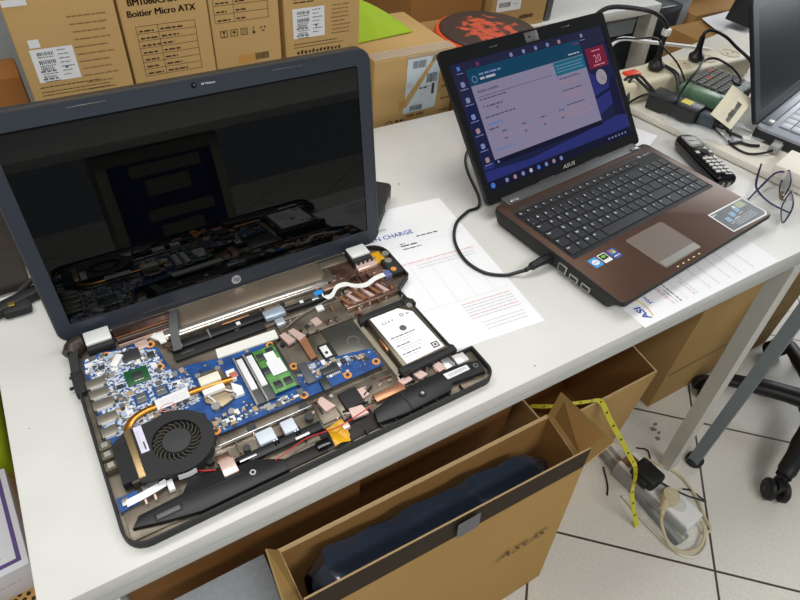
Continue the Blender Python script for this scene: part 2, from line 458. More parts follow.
ta, w, d, h = carton('cardboard_box', 'upright brown box at the left with barcode label, tiny tag and printed lines', .133, .264, .62, .93, Z0, 1.06)
def dA(m):
    case_label(m, .014, .066, .3135, .3575); m.rect(.016, .029, .3595, .37, .0002, LABELW)
    text_rows(m, .068, .118, [.392-.0098*k for k in range(11)], .0016, PRINTF)
    m.words(.012, .09, .306, .0012, PRINT, .0003); m.words(.012, .1, .2995, .001, PRINT, .0003); m.words(.012, .1, .295, .001, PRINT, .0003)
    scrawl(m, .012, .105, .283, .008, PRINT); m.rect(.002, .03, .412, .42, .0003, LABELW)
face_on(ta, w, d, 'printed_label', dA)
tb, w, d, h = carton('cardboard_box', 'upright brown box printed Boitier Micro ATX', .267, .387, .622, .93, Z0, 1.055)
def table_print(m, x0, x1, y0, y1, rows=7):
    e = .0006
    for k in range(rows+1):
        y = y0+(y1-y0)*k/rows; m.rect(x0, x1, y, y+e, .0003, PRINT)
        if k < rows:
            m.words(x0+.004, x0+random.uniform(.018, .03), y+.0025, .0022, PRINT, .0003, None, 2, 4)
            m.words(x0+(x1-x0)*.4, x0+(x1-x0)*random.uniform(.5, .85), y+.0028, .0022, PRINT, .0003, None, 2, 4)
    for x in (x0, x0+(x1-x0)*.36, x1): m.rect(x, x+e, y0, y1+e, .0003, PRINT)
def dB(m):
    for e in (0, .00045, .0009):
        m.text('Boitier Micro ATX', .0125, PRINT, T(.0095+e, .3815, .0003), sx=.97)
        m.text('BM1080CA00', .0125, PRINT, T(.013+e, .396, .0003), sx=.94)
    table_print(m, .0165, .098, .2985, .368)
face_on(tb, w, d, 'printing', dB)
# crumpled right edge
tc_, w, d, h = carton('cardboard_box', 'upright brown box printed with handling symbols, to the right of Boitier box', .388, .494, .622, .93, Z0, 1.05)
def dC(m):
    table_print(m, .006, .088, .358, .43, 6)
    x = .0115
    for k in range(3):
        m.ring([(x, .337), (x+.011, .337), (x+.011, .347), (x, .347)], [(x+.0008, .3378), (x+.0102, .3378), (x+.0102, .3462), (x+.0008, .3462)], .0002, .0004, PRINT)
        if k == 0: m.quad([(x+.003, .3455, .0004), (x+.008, .3455, .0004), (x+.0058, .3415, .0004), (x+.0052, .3415, .0004)], PRINT); m.rect(x+.0052, x+.0058, .3385, .342, .0004, PRINT); m.rect(x+.004, x+.007, .3382, .3388, .0004, PRINT)
        if k == 1: m.quad([(x+.002, .342, .0004), (x+.009, .342, .0004), (x+.0055, .3455, .0004)], PRINT); m.rect(x+.0052, x+.0058, .3388, .342, .0004, PRINT)
        if k == 2:
            for q in range(3): m.rect(x+.003+.0025*q, x+.0036+.0025*q, .339, .3455, .0004, PRINT)
        x += .0155
    m.prism(circle(x+.005, .339, .0022, 12), .0002, .0005, PRINT); m.rect(x+.0042, x+.0058, .341, .348, .0004, PRINTF)
    x += .016
    for k in range(3):
        a = 2*PI*k/3+.5; c, s = math.cos(a), math.sin(a)
        m.quad([(x+.004+.004*c-.0022*s, .343+.004*s+.0022*c, .0004), (x+.004+.004*c+.0022*s, .343+.004*s-.0022*c, .0004), (x+.004+.0025*c+.0022*s, .343+.0025*s-.0022*c, .0004), (x+.004+.0025*c-.0022*s, .343+.0025*s+.0022*c, .0004)], PRINT)
    m.rect(.036, .066, .2945, .306, .0002, mat('tape stain', (190, 140, 66), .5)); barcode(m, .062, .084, .297, .307, .0004, PRINT)
    m.words(.011, .06, .2875, .0013, PRINT, .0003)
face_on(tc_, w, d, 'printing', dC)
td, w, d, h = carton('cardboard_box', 'upright brown box with a white barcode label, rightmost of the upright row', .501, .633, .622, .93, Z0, 1.05)
def dD(m):
    case_label(m, .014, .068, .3185, .364)
    text_rows(m, .078, .115, [.362-.0062*k for k in range(8)], .0015, PRINTF)
    m.words(.014, .09, .309, .0012, PRINT, .0003); m.words(.014, .1, .304, .001, PRINT, .0003); scrawl(m, .018, .098, .293, .0065, PRINT)
    text_rows(m, .014, .05, [.372, .377], .0018, PRINT)
face_on(td, w, d, 'printed_label', dD)
carton('low_carton', 'wide plain carton the four upright boxes stand on', .13, .645, .625, .96, 0, Z0, CARD3)
carton('dark_carton', 'darker orange brown carton partly hidden at far left behind black screen', -.13, .126, .70, .77, 0, .893, mat('cardboard orange', (150, 98, 42), .8, var=.1), tape=False)

tl, w, d, h = carton('parcel_box', 'worn brown parcel with a torn shipping label below the lime green sheet', .664, .842, .622, .82, 0, .857, CARD, bev=.006, tape=False)
def dL(m):
    x0, x1, y0, y1 = .069, .143, .745, .851
    # label torn diagonally: two pieces
    m.quad([(x0, .776, .0003), (x0+.052, .842, .0003), (x0+.055, y1, .0003), (x0, y1, .0003)], mat('blueish label', (208, 222, 230), .5))
    m.quad([(x0-.003, y0, .0003), (x1-.004, y0+.002, .0003), (x1, y1-.006, .0003), (x0+.062, .842, .0003), (x0+.004, .758, .0003), (x0-.003, .757, .0003)], MATS['blueish label'])
    barcode(m, x0+.012, x0+.04, y0+.004, y0+.014, .0006); barcode(m, x0+.012, x0+.04, .832, .846, .0006); barcode(m, x0+.045, x0+.068, .80, .818, .0006); m.rect(x0+.002, x0+.016, .796, .806, .0005, INKF)
    for k in range(6): m.words(x0+.02+.004*k, x0+.062, .762+.006*k, .002, INKF, .0005)
    m.rect(x0+.058, x0+.064, .776, .797, .0005, INK); m.words(x0+.03, x0+.05, .79, .003, INK, .0005)
    for k, y in enumerate((.735, .76, .785, .80)): m.words(.15, .172, y, .003, PRINTF, .0003)
    m.words(.075, .12, .7365, .005, PRINTF, .0003, None, 2, 4)
    m.ring(circle(.036, .728, .009, 20), circle(.036, .728, .0075, 20), .0003, .0005, PRINT)
    m.words(.05, .072, .731, .004, PRINT, .0003, None, 1, 2)
    m.rect(.055, .07, .757, .772, .0002, mat('tape stain', (190, 140, 66), .5))
face_on(tl, w, d, 'shipping_label', dL)
m = MB(); m.sheet(lambda u, v: (-.087+.176*u, -.097+.03*v, .8576+.0012*abs(math.sin(u*9))), 30, 2, mat('clear tape', (214, 206, 190), .15, alpha=.3), .0004); m.box(-.02, .0885, -.0996, -.0990, .84, .857, MATS['clear tape']); m.build('sealing_tape', tl)
# lime sheet lying over the parcel and rising to the back
m = MB()
def lime(u, v):
    x = .66+.137*u; y = .700+.012*u+.05*v
    z = .8605+.072*v*(1-u*.98)+.006*math.sin(PI*u)*v
    return (x, y, z)
m.sheet(lime, 14, 12, mat('lime green felt', (150, 178, 22), .75, var=.05, scale=30), .002)
tag(m.build('felt_sheet'), 'lime green felt sheet lying curled over the worn parcel box', 'sheet')

carton('storage_carton', 'flat topped brown carton carrying the round orange tin', .865, 1.14, .645, .885, 0, .80, CARD2)
def lid_material():
    m = noise_mix('splashed lid', (66, 53, 47), (206, 88, 60), 46, .47, .57, rough=.5, detail=7); nt = m.node_tree; n = nt.nodes; l = nt.links
    # the splash keeps to the middle of the lid
    tc = n.new('ShaderNodeTexCoord'); ln = n.new('ShaderNodeVectorMath'); ln.operation = 'LENGTH'; mp = n.new('ShaderNodeMapping'); mp.inputs['Scale'].default_value = (1, 1, 0)
    l.new(tc.outputs['Object'], mp.inputs['Vector']); l.new(mp.outputs['Vector'], ln.inputs[0])
    r = n.new('ShaderNodeMapRange'); r.inputs['From Min'].default_value = .05; r.inputs['From Max'].default_value = .092; r.inputs['To Min'].default_value = .06; r.inputs['To Max'].default_value = -.25
    l.new(ln.outputs['Value'], r.inputs['Value'])
    ad = n.new('ShaderNodeMath'); ad.operation = 'ADD'
    nz = [x for x in n if x.type == 'TEX_NOISE'][0]; cr = [x for x in n if x.type == 'VALTORGB'][0]
    l.new(nz.outputs['Fac'], ad.inputs[0]); l.new(r.outputs['Result'], ad.inputs[1]); l.new(ad.outputs[0], cr.inputs['Fac'])
    return m
LIDM = lid_material()
t = thing('round_tin', 'round orange tin with a dark lid splashed orange', 'tin', T(.985, .712, .801))
m = MB(); m.lathe([(.104, 0), (.111, .004), (.114, .024), (.110, .033), (.100, .033)], mat('orange plastic', (226, 92, 40), .4)); m.build('body', t)
m = MB(); m.lathe([(.098, .030), (.103, .031), (.1035, .036), (.100, .0385), (.06, .0387), (.0, .0387)], LIDM); part_label(m.build('lid', t), 'dark lid splashed with orange')
t, w, d, h = carton('back_carton', 'brown carton with a small white label on the back white desk', 1.147, 1.322, .905, 1.15, TZ, TZ+.26, CARD, tape=False)
def dE(m):
    m.rect(.012, .088, .045, .14, .0002, LABELW); barcode(m, .02, .055, .055, .066, .0004); barcode(m, .02, .055, .078, .09, .0004)
    m.words(.062, .082, .058, .004, INKF, .0004); m.words(.062, .082, .07, .004, INKF, .0004); scrawl(m, .09, .135, .02, .012, PRINT)
face_on(t, w, d, 'paper_label', dE)
m = MB(); m.box(1.332, 1.352, .91, 1.12, TZ+.0005, TZ+.28, mat('binder grey', (92, 94, 94), .5), .003)
tag(m.build('binder'), 'thin grey binder standing beside the small white label carton', 'binder')
carton('tall_carton', 'tall dark brown carton behind the round orange tin', .93, 1.135, .93, 1.25, 0, 1.02, CARD3, tape=False)

# things on the floor between the desks, behind the power strip
t = thing('computer_case', 'dark grey glossy computer case behind the pale desk leg', 'computer', T(1.88, 1.12, 0))
m = MB(); m.box(-.075, .065, -.17, .2, 0, .70, mat('case side', (44, 50, 56), .22, var=.1), .006); m.build('body', t)
m = MB(); m.box(.066, .10, -.17, .19, 0, .715, mat('case front', (150, 156, 160), .25, metal=.3), .004); m.build('front_panel', t)
m = MB(); m.box(.02, .045, -.1715, -.1705, .585, .615, LABELW); m.build('sticker', t)
t, w, d, h = carton('open_carton', 'plain brown carton behind the power strip below the white sheet', 2.0, 2.32, .93, 1.25, 0, .665, CARD2, tape=False)
m = MB(); m.sheet(lambda u, v: (1.86+.25*u+.1*v+.02*v, .665+.02*u+.23*v, .672+.03*(1-v)*(1-v)-.0*u), 6, 6, PAPER, .001)
tag(m.build('paper_sheet'), 'bright white sheet beside the dark screen of the right laptop', 'paper')
carton('sheet_carton', 'brown carton under the bright white sheet at the far right', 1.84, 2.2, .67, .9, 0, .664, CARD2, tape=False)
m = MB(); m.add([(0, -.03, 0), (.16, -.03, 0), (.16, .05, 0), (.02, .05, 0), (.05, .0, .11), (.16, 0, .13), (.16, .05, .12), (.07, .05, .10)], [(3, 2, 1, 0), (4, 5, 6, 7), (0, 1, 5, 4), (1, 2, 6, 5), (2, 3, 7, 6), (3, 0, 4, 7)], mat('black bag', (24, 25, 29), .6))
tag(m.build('black_bag', None, T(1.955, .755, .703) @ rz(.3)), 'black bag resting on the white sheet behind the right laptop', 'bag')
m = MB()
def crumple(u, v):
    return (2.05+.34*u, 1.0+.22*v, .69+.05*math.sin(9*u+3*v)*math.cos(7*v-2*u)+.05)
m.sheet(crumple, 16, 12, mat('clear film', (214, 218, 226), .15, alpha=.75), .001)
tag(m.build('plastic_film'), 'crumpled pale plastic film on the carton at the top right', 'plastic')
carton('far_carton', 'brown carton furthest back at the top right', 2.35, 2.75, 1.2, 1.6, 0, .85, CARD3, tape=False)

# ------------------------------------------------------------------ the dismantled laptop (units: mm -> m through S)
S = Matrix.Scale(.001, 4)
HP = T(.078, .011, TZ+.0007) @ rz(math.radians(.889))
hp = thing('dismantled_laptop', 'large dark laptop with its keyboard off and blue circuit board exposed', 'laptop', HP)
def mm(mb, name, parent, **k):
    """build a mesh drawn in millimetres"""
    mb.v = [(x*.001, y*.001, z*.001) for x, y, z in mb.v]
    return mb.build(name, parent, **k)

OUT = round_poly([(0, 0), (424, 0), (424, 52), (401, 52), (397, 181), (424, 199), (424, 277), (0, 277)], [22, 18, 2, 2, 2, 4, 24, 14], 6)
m = MB()
m.prism(OUT, 3.5, 6, SHIELD, mside=BLACKM)
inner = offset_poly(OUT, -2.6)
m.ring(OUT, inner, 6, 13.2, BLACKM)
# raised brown areas and reinforcing ribs of the tray
for (x0, x1, y0, y1, z, mt) in ((110, 215, 65, 82, 8.5, SHIELD), (228, 318, 165, 200, 9, SHIELD), (250, 318, 104, 163, 8, SHIELD), (319, 398, 182, 205, 9.2, SHIELDC), (200, 320, 200, 206, 10, SHIELD), (215, 330, 40, 72, 8, SHIELD),
                                (6, 60, 10, 46, 8, SHIELD), (330, 420, 206, 262, 8.2, SHIELDC), (120, 330, 236, 262, 12.5, SHIELD), (226, 300, 215, 236, 8.6, SHIELD), (400, 421, 12, 50, 7.5, SHIELD), (205, 270, 8, 36, 7.5, SHIELDD), (130, 205, 8, 22, 8, SHIELDD)):
    m.box(x0, x1, y0, y1, 5.5, z, mt, .8)
for k in range(9): m.box(232+18*k, 233.2+18*k, 4, 12, 6, 11, BLACKM)
for k in range(7): m.box(340+11*k, 341.2+11*k, 207, 230, 6, 11.5, SHIELDC)
for k in range(40):
    x = random.uniform(215, 395); y = random.choice((random.uniform(38, 72), random.uniform(165, 180), random.uniform(206, 262)))
    m.cyl((x, y, 6), (x, y, random.uniform(9.5, 12)), random.uniform(1.6, 3), random.choice((SILVERM, SHIELDC, BLACKM)), n=10)
for k in range(46):
    x = random.uniform(120, 400); y = random.choice((random.uniform(40, 66), random.uniform(36, 44), random.uniform(205, 260), random.uniform(205, 235)))
    a = random.choice((0, 0, PI/2, .5)); L = random.uniform(6, 24)
    m.box(-L/2, L/2, -.7, .7, 6, random.uniform(9, 12), random.choice((SHIELDC, SHIELD, BLACKM, SHIELDD)), M=T(x, y, 0) @ rz(a))
for k in range(70):  # scattered chips, mostly pale pink, painting glints onto the tray
    x, y = random.choice(((random.uniform(212, 400), random.uniform(38, 74)), (random.uniform(226, 398), random.uniform(166, 206)), (random.uniform(300, 400), random.uniform(206, 262)), (random.uniform(104, 300), random.uniform(38, 70))))
    a = random.uniform(-.5, .5)+random.choice((0, PI/2)); L = random.uniform(2, 9); w = random.uniform(.8, 3)
    m.prism([(-L/2, -w/2), (L/2, -w/2*random.uniform(.4, 1)), (L/2, w/2), (-L/2, w/2*random.uniform(.5, 1))], 7, random.uniform(9.5, 12.5), random.choice((PINKMET, PINKMET, COPPERT, SILVERM, SHIELDC)), M=T(x, y, 0) @ rz(a))
for (x, y) in ((30, 30), (390, 30), (30, 250), (385, 250)): m.cyl((x, y, 0), (x, y, 3.6), 7, RUBBER, n=16)
mm(m, 'base_tray', hp)
# silver tube on the rear deck's rounded lip, the highlight put into its colour
m = MB(); m.tube([(100, 240, 11), (220, 240, 11), (310, 238, 11), (318, 238, 10)], [7.5, 7.5, 7.5, 4], mat('lip highlight silver', (196, 190, 182), .25, metal=.8), n=20, smooth=0, flat=.6)
mm(m, 'deck_lip_highlight', hp)
m = MB(); m.prism([(120, 243), (312, 241), (322, 252), (322, 279), (120, 279)], 7, 14.6, mat('deck metal', (140, 126, 110), .3, metal=.6, var=.15, scale=25), bev=2.5); m.box(52, 120, 262, 280, 7, 13, SHIELDC, 1); m.box(322, 364, 262, 280, 7, 13, SHIELD, 1)
for k in range(5): m.box(54, 118, 250+3.6*k, 251.5+3.6*k, 8, 12+.7*k, (PINKMET, SHIELDC, SILVERM, COPPERT, SHIELDC)[k])
mm(m, 'rear_deck', hp)

def hp_part(name, draw, parent=hp, **k):
    m = MB(); draw(m); return mm(m, name, parent, **k)
# hinges: bright covers
for (x0, y0) in ((22, 255), (365, 252)):
    o = hp_part('hinge_cover', lambda m: (m.box(x0-1, x0+29, y0-5, y0+24, 8, 20, BLACKM, 2), m.box(x0, x0+28, y0+1, y0+22, 20, 24, WHITEMET, 1.2)))
    part_label(o, 'bright silver hinge block')
# corner bracket with screw at the right rear and the left cable knob
hp_part('corner_bracket', lambda m: (m.box(402, 420, 206, 240, 6, 16, BLACKM, 2), m.cyl((410, 232, 14), (410, 232, 18), 5, SILVERM, n=14), m.cyl((408, 214, 14), (408, 214, 17.5), 4, ORANGE, n=14), m.box(396, 412, 240, 262, 6, 12, YEL, 1), m.cyl((416, 250, 8), (416, 250, 15), 5, SILVERM)))
hp_part('hinge_end', lambda m: m.tube([(4, 262, 10), (12, 272, 12), (24, 276, 10)], [11, 12, 9], BROWNDK, n=14))
hp_part('screen_cable', lambda m: (m.ribbon([(20, 272, 14), (10, 262, 17), (5, 248, 15), (3, 232, 12)], 9, BLACKM, 3, wdir=(1, -.2, 0)), m.box(-3, 9, 200, 234, 3, 13, BLACKM, 1), m.box(-8, -2, 216, 219, 4, 6, BLACKM), m.box(-5, -1, 228, 231, 8, 10, BLACKM)))

# main board
BOARD = [(10, 110), (12, 245), (33, 249), (58, 243), (70, 244), (92, 226), (93, 206), (97, 184), (116, 184), (145, 178), (202, 174), (211, 168), (213, 106), (223, 118), (232, 123), (249, 119), (290, 112), (312, 107), (313, 95), (313, 78), (205, 78), (117, 79), (106, 84), (60, 90)]
bd = hp_part('motherboard', lambda m: m.prism(BOARD, 11, 12.6, PCB))
def inside(x, y, P):
    c = False
    for i in range(len(P)):
        (x1, y1), (x2, y2) = P[i-1], P[i]
        if (y1 > y) != (y2 > y) and x < (x2-x1)*(y-y1)/(y2-y1)+x1: c = not c
    return c
hp_part('busy_area', lambda m: m.prism([(16, 130), (16, 240), (34, 245), (66, 240), (88, 222), (90, 170), (112, 165), (112, 130), (60, 120)], 12.6, 12.9, PCBW), bd)
blocks = [(44, 76, 180, 210), (48, 65, 153, 172), (69, 86, 153, 171), (108, 160, 108, 165), (160, 213, 92, 167), (20, 112, 60, 125), (8, 28, 160, 208)]
def comps(m):
    n = 0; cs = (LABELW, SILVERM, mat('capacitor tan', (176, 150, 116), .4), CHIP, LABELW, CHIPG, mat('inductor grey', (140, 138, 134), .4), mat('small part pale blue', (170, 184, 204), .4))
    while n < 1000:
        if random.random() < .62: x, y = random.uniform(14, 112), random.uniform(128, 246)
        else: x, y = random.choice(((random.uniform(104, 312), random.uniform(80, 182)), (random.uniform(216, 310), random.uniform(98, 120)), (random.uniform(112, 215), random.uniform(82, 100))))
        if not (inside(x-3, y-3, BOARD) and inside(x+3, y+3, BOARD)): continue
        if any(a-2 < x < b+2 and c-2 < y < d+2 for a, b, c, d in blocks): continue
        if x > 216 and y < 86: continue
        w, d = random.choice(((1.6, .9), (1.0, 1.8), (2.6, 1.4), (1.2, .7), (3.6, 3.0)) if n % 9 else ((7, 6), (5, 7)))
        m.box(x-w/2, x+w/2, y-d/2, y+d/2, 12.4, 12.6+random.uniform(.6, 1.4), random.choice(cs)); n += 1
stuff(hp_part('surface_components', comps, bd))
o = hp_part('processor_chip', lambda m: (m.box(48, 73, 183, 206, 12.6, 14, GREENC, .3), m.box(55, 66, 190, 200, 14, 14.8, CHIP, .3), m.words(56, 66, 187.5, 1, LABELW, 14.1)), bd); part_label(o, 'green square chip')
for (x, y) in ((56.5, 162), (77.5, 162)): hp_part('memory_chip', lambda m: (m.box(x-8, x+8, y-8, y+8, 12.6, 12.95, PCB), m.box(x-5.5, x+5.5, y-6.5, y+6.5, 12.6, 14, CHIPG, .3), m.words(x-4, x+4, y, 1, INKF, 14.1)), bd)
hp_part('controller_chip', lambda m: m.box(26, 32, 222, 228, 12.6, 14, CHIP, .2), bd)
hp_part('controller_chip', lambda m: m.box(78, 86, 214, 223, 12.6, 14, CHIP, .2), bd)
for (x, y) in ((38, 241), (86, 234), (86, 196), (36, 157), (219, 125), (208, 168), (112, 84), (212, 82), (268, 84), (307, 86)):
    o = hp_part('screw_ring', lambda m: (m.prism(circle(x, y, 5, 18), 12.6, 13.2, ORANGE), m.cyl((x, y, 13), (x, y, 14.2), 2.2, CHIP, n=10)), bd)
for (y, w) in ((204, 20), (188, 20), (172, 22), (152, 20), (134, 16)):
    hp_part('side_port', lambda m: (m.box(9, 9+w, y-6.2, y+6.2, 10, 16.5, mat('port metal', (134, 128, 116), .4, metal=.6), .6), m.box(12, 9+w-3, y-6.6, y-6.0, 12, 16.7, LABELW), m.box(8, 9.5, y-5, y+5, 11, 16.5, CHIP)), bd)
for y in (120, 108, 94): hp_part('audio_jack', lambda m: (m.box(3, 15, y-5, y+5, 7, 15, mat('jack brown', (92, 84, 66), .5), .6), m.box(6, 12, y-3, y+3, 15, 16, SILVERM)), bd)
# white foam strip and battery socket block
o = hp_part('foam_strip', lambda m: m.prism([(147, 176), (149, 190), (222, 187), (221, 173)], 12.7, 15, mat('white foam', (228, 228, 220), .8)), bd)
for (cx, cy, a) in ((46, 226, .9), (97, 238, 2.2)): hp_part('board_clip', lambda m: m.box(-9, 9, -4, 4, 13, 16.5, WHITE, .6, M=T(cx, cy, 0) @ rz(a)), bd)
hp_part('wireless_card', lambda m: (m.box(52, 72, 219, 236, 13, 14.5, CHIP, .3), m.box(70, 84, 232, 244, 13, 14, PINKMET, .2)), bd)
# memory slots and stick
for x in (166, 178): hp_part('memory_slot', lambda m: (m.box(x-5, x+6, 92, 166, 12.6, 16, CHIP, .4), m.box(x-3, x+4, 112, 160, 16, 18.5, LABELW, .3), m.box(x-5.4, x-3.4, 92, 166, 13, 17, SILVERM)), bd)
o = hp_part('memory_stick', lambda m: (m.box(184, 211, 96, 164, 16, 17.2, GREENB, .2), m.box(210.5, 213.5, 94, 166, 12.6, 18, CHIP, .3)), bd); part_label(o, 'green memory stick with a white label')
mc = [(192, 106), (204, 106), (190, 152), (203, 156), (188, 130)]
def chips(m):
    for x, y in mc: m.box(x-4.5, x+4.5, y-5, y+5, 17.2, 18.2, CHIP, .2)
    m.prism([(192, 119), (209, 119), (208.5, 141), (206, 141), (206, 154), (194, 154), (194, 141), (192, 141)], 18.2, 18.6, PAPER); 
    for k in range(6): m.words(194, 207, 122+3.2*k, .9, INKF, 18.7)
m_ = hp_part('memory_label_chips', chips, bd)
# CPU plate with pipe
cp = hp_part('heatsink_plate', lambda m: (m.prism([(114, 122), (118, 163), (145, 162), (146, 114), (128, 108)], 13.2, 16, mat('nickel plate', (150, 136, 112), .35, metal=.7), bev=.5), m.box(116, 139, 139, 151, 16, 24.5, mat('ivory block', (232, 228, 210), .5), 1), m.box(115, 139, 127, 135, 16, 22, WHITE, 1),
             m.tube([(118, 130, 17), (122, 120, 18), (124, 112, 16)], 1, WHITE, n=6), m.tube([(136, 130, 17), (143, 122, 18), (147, 124, 16)], 1, WHITE, n=6), m.cyl((122, 111, 13), (122, 111, 18), 5, SILVERM), m.cyl((141, 160, 14), (141, 160, 18), 3, SILVERM), m.cyl((118, 160, 14), (118, 160, 18), 3, SILVERM), m.cyl((144, 116, 14), (144, 116, 18), 3, SILVERM)))
hp_part('foam_pad', lambda m: (m.prism([(147, 151), (157, 151), (155, 136), (146, 136)], 13, 18, WHITE), m.prism([(147, 134), (156, 124), (155, 113), (144, 113)], 13, 17, WHITE), m.box(140, 150, 136, 141, 18, 19, COPPERT, .2), m.box(149, 158, 138, 146, 17, 18.4, mat('small red print', (184, 110, 90), .5), .2)), cp)
pipe = hp_part('heat_pipe', lambda m: m.tube([(33, 118, 19), (35, 127, 19), (43, 135, 19), (57, 139, 19), (72, 139, 19), (104, 140, 19), (125, 139, 19), (150, 137, 18.5)], 4.2, COPPER, n=12, flat=.55)); part_label(pipe, 'copper heat pipe')
o = hp_part('warning_label', lambda m: (m.prism([(67, 131), (67, 145), (102, 147), (102, 132)], 21.6, 22, LABELW), [m.words(72, 99, 135+2.8*k, .8, INKF, 22.1) for k in range(3)], m.ring(circle(77, 130, 8.5, 24, 5), circle(77, 130, 7.6, 24, 4.2), 21.8, 22.3, mat('pink ring', (216, 130, 110), .5))), pipe)
# fan
fan = hp_part('cooling_fan', lambda m: (m.ring(circle(72, 86, 38, 48), circle(73, 87, 24, 48), 20.5, 22.5, BLACKM), m.ring(circle(72, 86, 38, 48), circle(72, 86, 36, 48), 8, 20.5, BLACKM), m.prism(circle(72, 86, 36.5, 48), 12.7, 13.6, BLACKM),
      m.prism([(30, 56), (30, 122), (40, 121), (62, 122), (60, 110), (48, 100), (46, 84), (50, 66), (58, 52), (44, 52)], 20.4, 22.4, BLACKM), m.prism([(30, 56), (30, 121), (42, 120), (40, 60)], 8, 20.4, BLACKM)))
def rotor(m):
    m.lathe([(15, 13.7), (15, 20), (14, 21.5), (0, 21.8)], mat('fan hub', (46, 47, 48), .45), T(73, 87, 0))
    for k in range(24):
        a = 2*PI*k/24; m.ribbon([(73+15*math.cos(a), 87+15*math.sin(a), 17), (73+20*math.cos(a+.12), 87+20*math.sin(a+.12), 17), (73+23.4*math.cos(a+.34), 87+23.4*math.sin(a+.34), 17)], 6, mat('fan blade', (74, 70, 60), .45), .8, wdir=(0, 0, 1), smooth=2)
hp_part('rotor', rotor, fan)
for k in range(4): hp_part('mounting_lug', lambda m: m.cyl((72+40*math.cos(.6+k*PI/2), 86+40*math.sin(.6+k*PI/2), 8), (72+40*math.cos(.6+k*PI/2), 86+40*math.sin(.6+k*PI/2), 14), 4, BLACKM, n=12), fan)
hp_part('fan_sticker', lambda m: (m.prism([(38.5, 87), (38.5, 121), (46.5, 121), (46.5, 87)], 22.5, 22.8, mat('lilac label', (214, 212, 232), .5)), m.box(40, 42, 92, 116, 22.8, 22.9, INKF), m.box(43, 44.4, 90, 100, 22.8, 22.9, INK)), fan)
hp_part('fan_rim_sticker', lambda m: m.ribbon([(62, 48.6, 15), (72, 47.4, 15), (80, 48.4, 15)], 8, LABELW, .5, wdir=(0, 0, 1)), fan)
fb = hp_part('radiator_fins', lambda m: (m.prism([(14, 63), (15, 112), (31, 122), (31, 64)], 7, 21, BLACK), [m.box(15, 30, 65+1.6*k, 65.5+1.6*k, 7, 21.6, mat('fin edge', (40, 40, 40), .5)) for k in range(29)]))
part_label(hp_part('pipe_end', lambda m: m.box(29, 36, 60, 121, 20.5, 24, mat('tarnished copper', (164, 140, 100), .35, metal=.7), 1), fb), 'dull copper strip')
hp_part('small_board', lambda m: (m.prism([(4, 42), (4, 58), (24, 58), (22, 44)], 9, 10.6, PCB), m.box(8, 14, 46, 54, 10.6, 13, SILVERM, .3), m.box(28, 44, 52, 58, 9, 14, CHIPG, .5), m.box(50, 56, 40, 52, 9, 14, LABELW, .5), m.box(22, 40, 60, 66, 8, 20, mat('dark bracket', (70, 64, 56), .4, metal=.5), .6), m.box(30, 46, 58, 62, 14, 22, SILVERM, .6)))
hp_part('ribbon_cable', lambda m: (m.ribbon([(12, 47, 13), (26, 47, 14.5), (40, 49, 14), (50, 52, 12)], 8, PAPER, .5, wdir=(.1, 1, 0)), m.box(27, 29, 38, 44, 12, 13, PINKMET), m.box(36, 38, 38, 44, 12, 13, PINKMET)))
# speakers at the front
o = hp_part('speaker_bar', lambda m: (m.prism([(10, 20), (18, 30), (60, 32), (72, 46), (122, 40), (160, 20), (160, 6), (70, 6), (40, 12)], 6, 13, BLACK, bev=1), m.box(32, 54, 17, 22, 13, 14.2, mat('speaker slot', (90, 90, 88), .4), .6), m.box(30, 56, 15.5, 23.5, 12.5, 13.4, BLACKM, .6), m.ring(circle(127, 20, 3.2, 16), circle(127, 20, 1.8, 16), 13, 13.8, SILVERM), m.box(60, 120, 24, 25, 13, 13.4, BLACKM)))
o = hp_part('speaker_bar', lambda m: (m.prism([(266, 10), (270, 27), (297, 34), (340, 37), (367, 37), (403, 33), (418, 29), (414, 12), (396, 13), (370, 16), (362, 8), (300, 6)], 6, 13.4, BLACK, bev=1), m.ring(circle(408, 24, 3.4, 16), circle(408, 24, 1.8, 16), 13.4, 14.2, CHIPG), m.cyl((330, 20, 13), (330, 20, 14.6), 5, BLACKM), m.cyl((330, 20, 14), (330, 20, 15), 2, SILVERM, n=8), m.box(308, 310, 8, 33, 13.4, 14, BLACKM)))
hp_part('speaker_label', lambda m: (m.prism([(367, 22.5), (366, 31.5), (399, 30), (399, 22.5)], 13.6, 14, LABELW), barcode(m, 371, 396, 25, 28.5, 14.1, INKF)), o)
# the bar, clips and rod in front of the board
hp_part('support_bar', lambda m: m.box(102, 214, 65.6, 67.8, 6, 12, SILVER, .4))
for x0, x1 in ((145, 164), (173, 188)):
    hp_part('white_clip', lambda m: (m.box(x0, x1, 45, 61, 8, 14.5, mat('pale blue white', (206, 214, 224), .4), 1), m.box(x1-5, x1-3.4, 37, 46, 8, 13, MATS['pale blue white']), m.box(x1-1.8, x1, 38, 46, 8, 13, MATS['pale blue white'])))
hp_part('battery_connector', lambda m: (m.box(112, 212, 33, 44, 7, 13, BLACK, 1), m.box(120, 138, 36, 39, 13, 14, SILVER, .3), m.box(180, 196, 33, 36, 13, 14, LABELW, .3), m.box(196, 212, 12, 22, 7, 12, BLACKG, 1), m.cyl((132, 50, 8), (132, 50, 13), 4, CHIP), m.cyl((146, 72, 7), (146, 72, 11), 5, CHIP), m.cyl((205, 55, 7), (205, 55, 12), 5, CHIP), m.cyl((206, 70, 7), (206, 70, 11), 5, CHIP)))
hp_part('foil_tab', lambda m: (m.box(101, 116, 28, 46, 12, 14.5, PINKMET, .8), m.box(100, 114, 46, 56, 8, 12, SHIELDC, .5), m.box(118, 145, 24, 30, 7, 12.4, COPPERT, .8)))
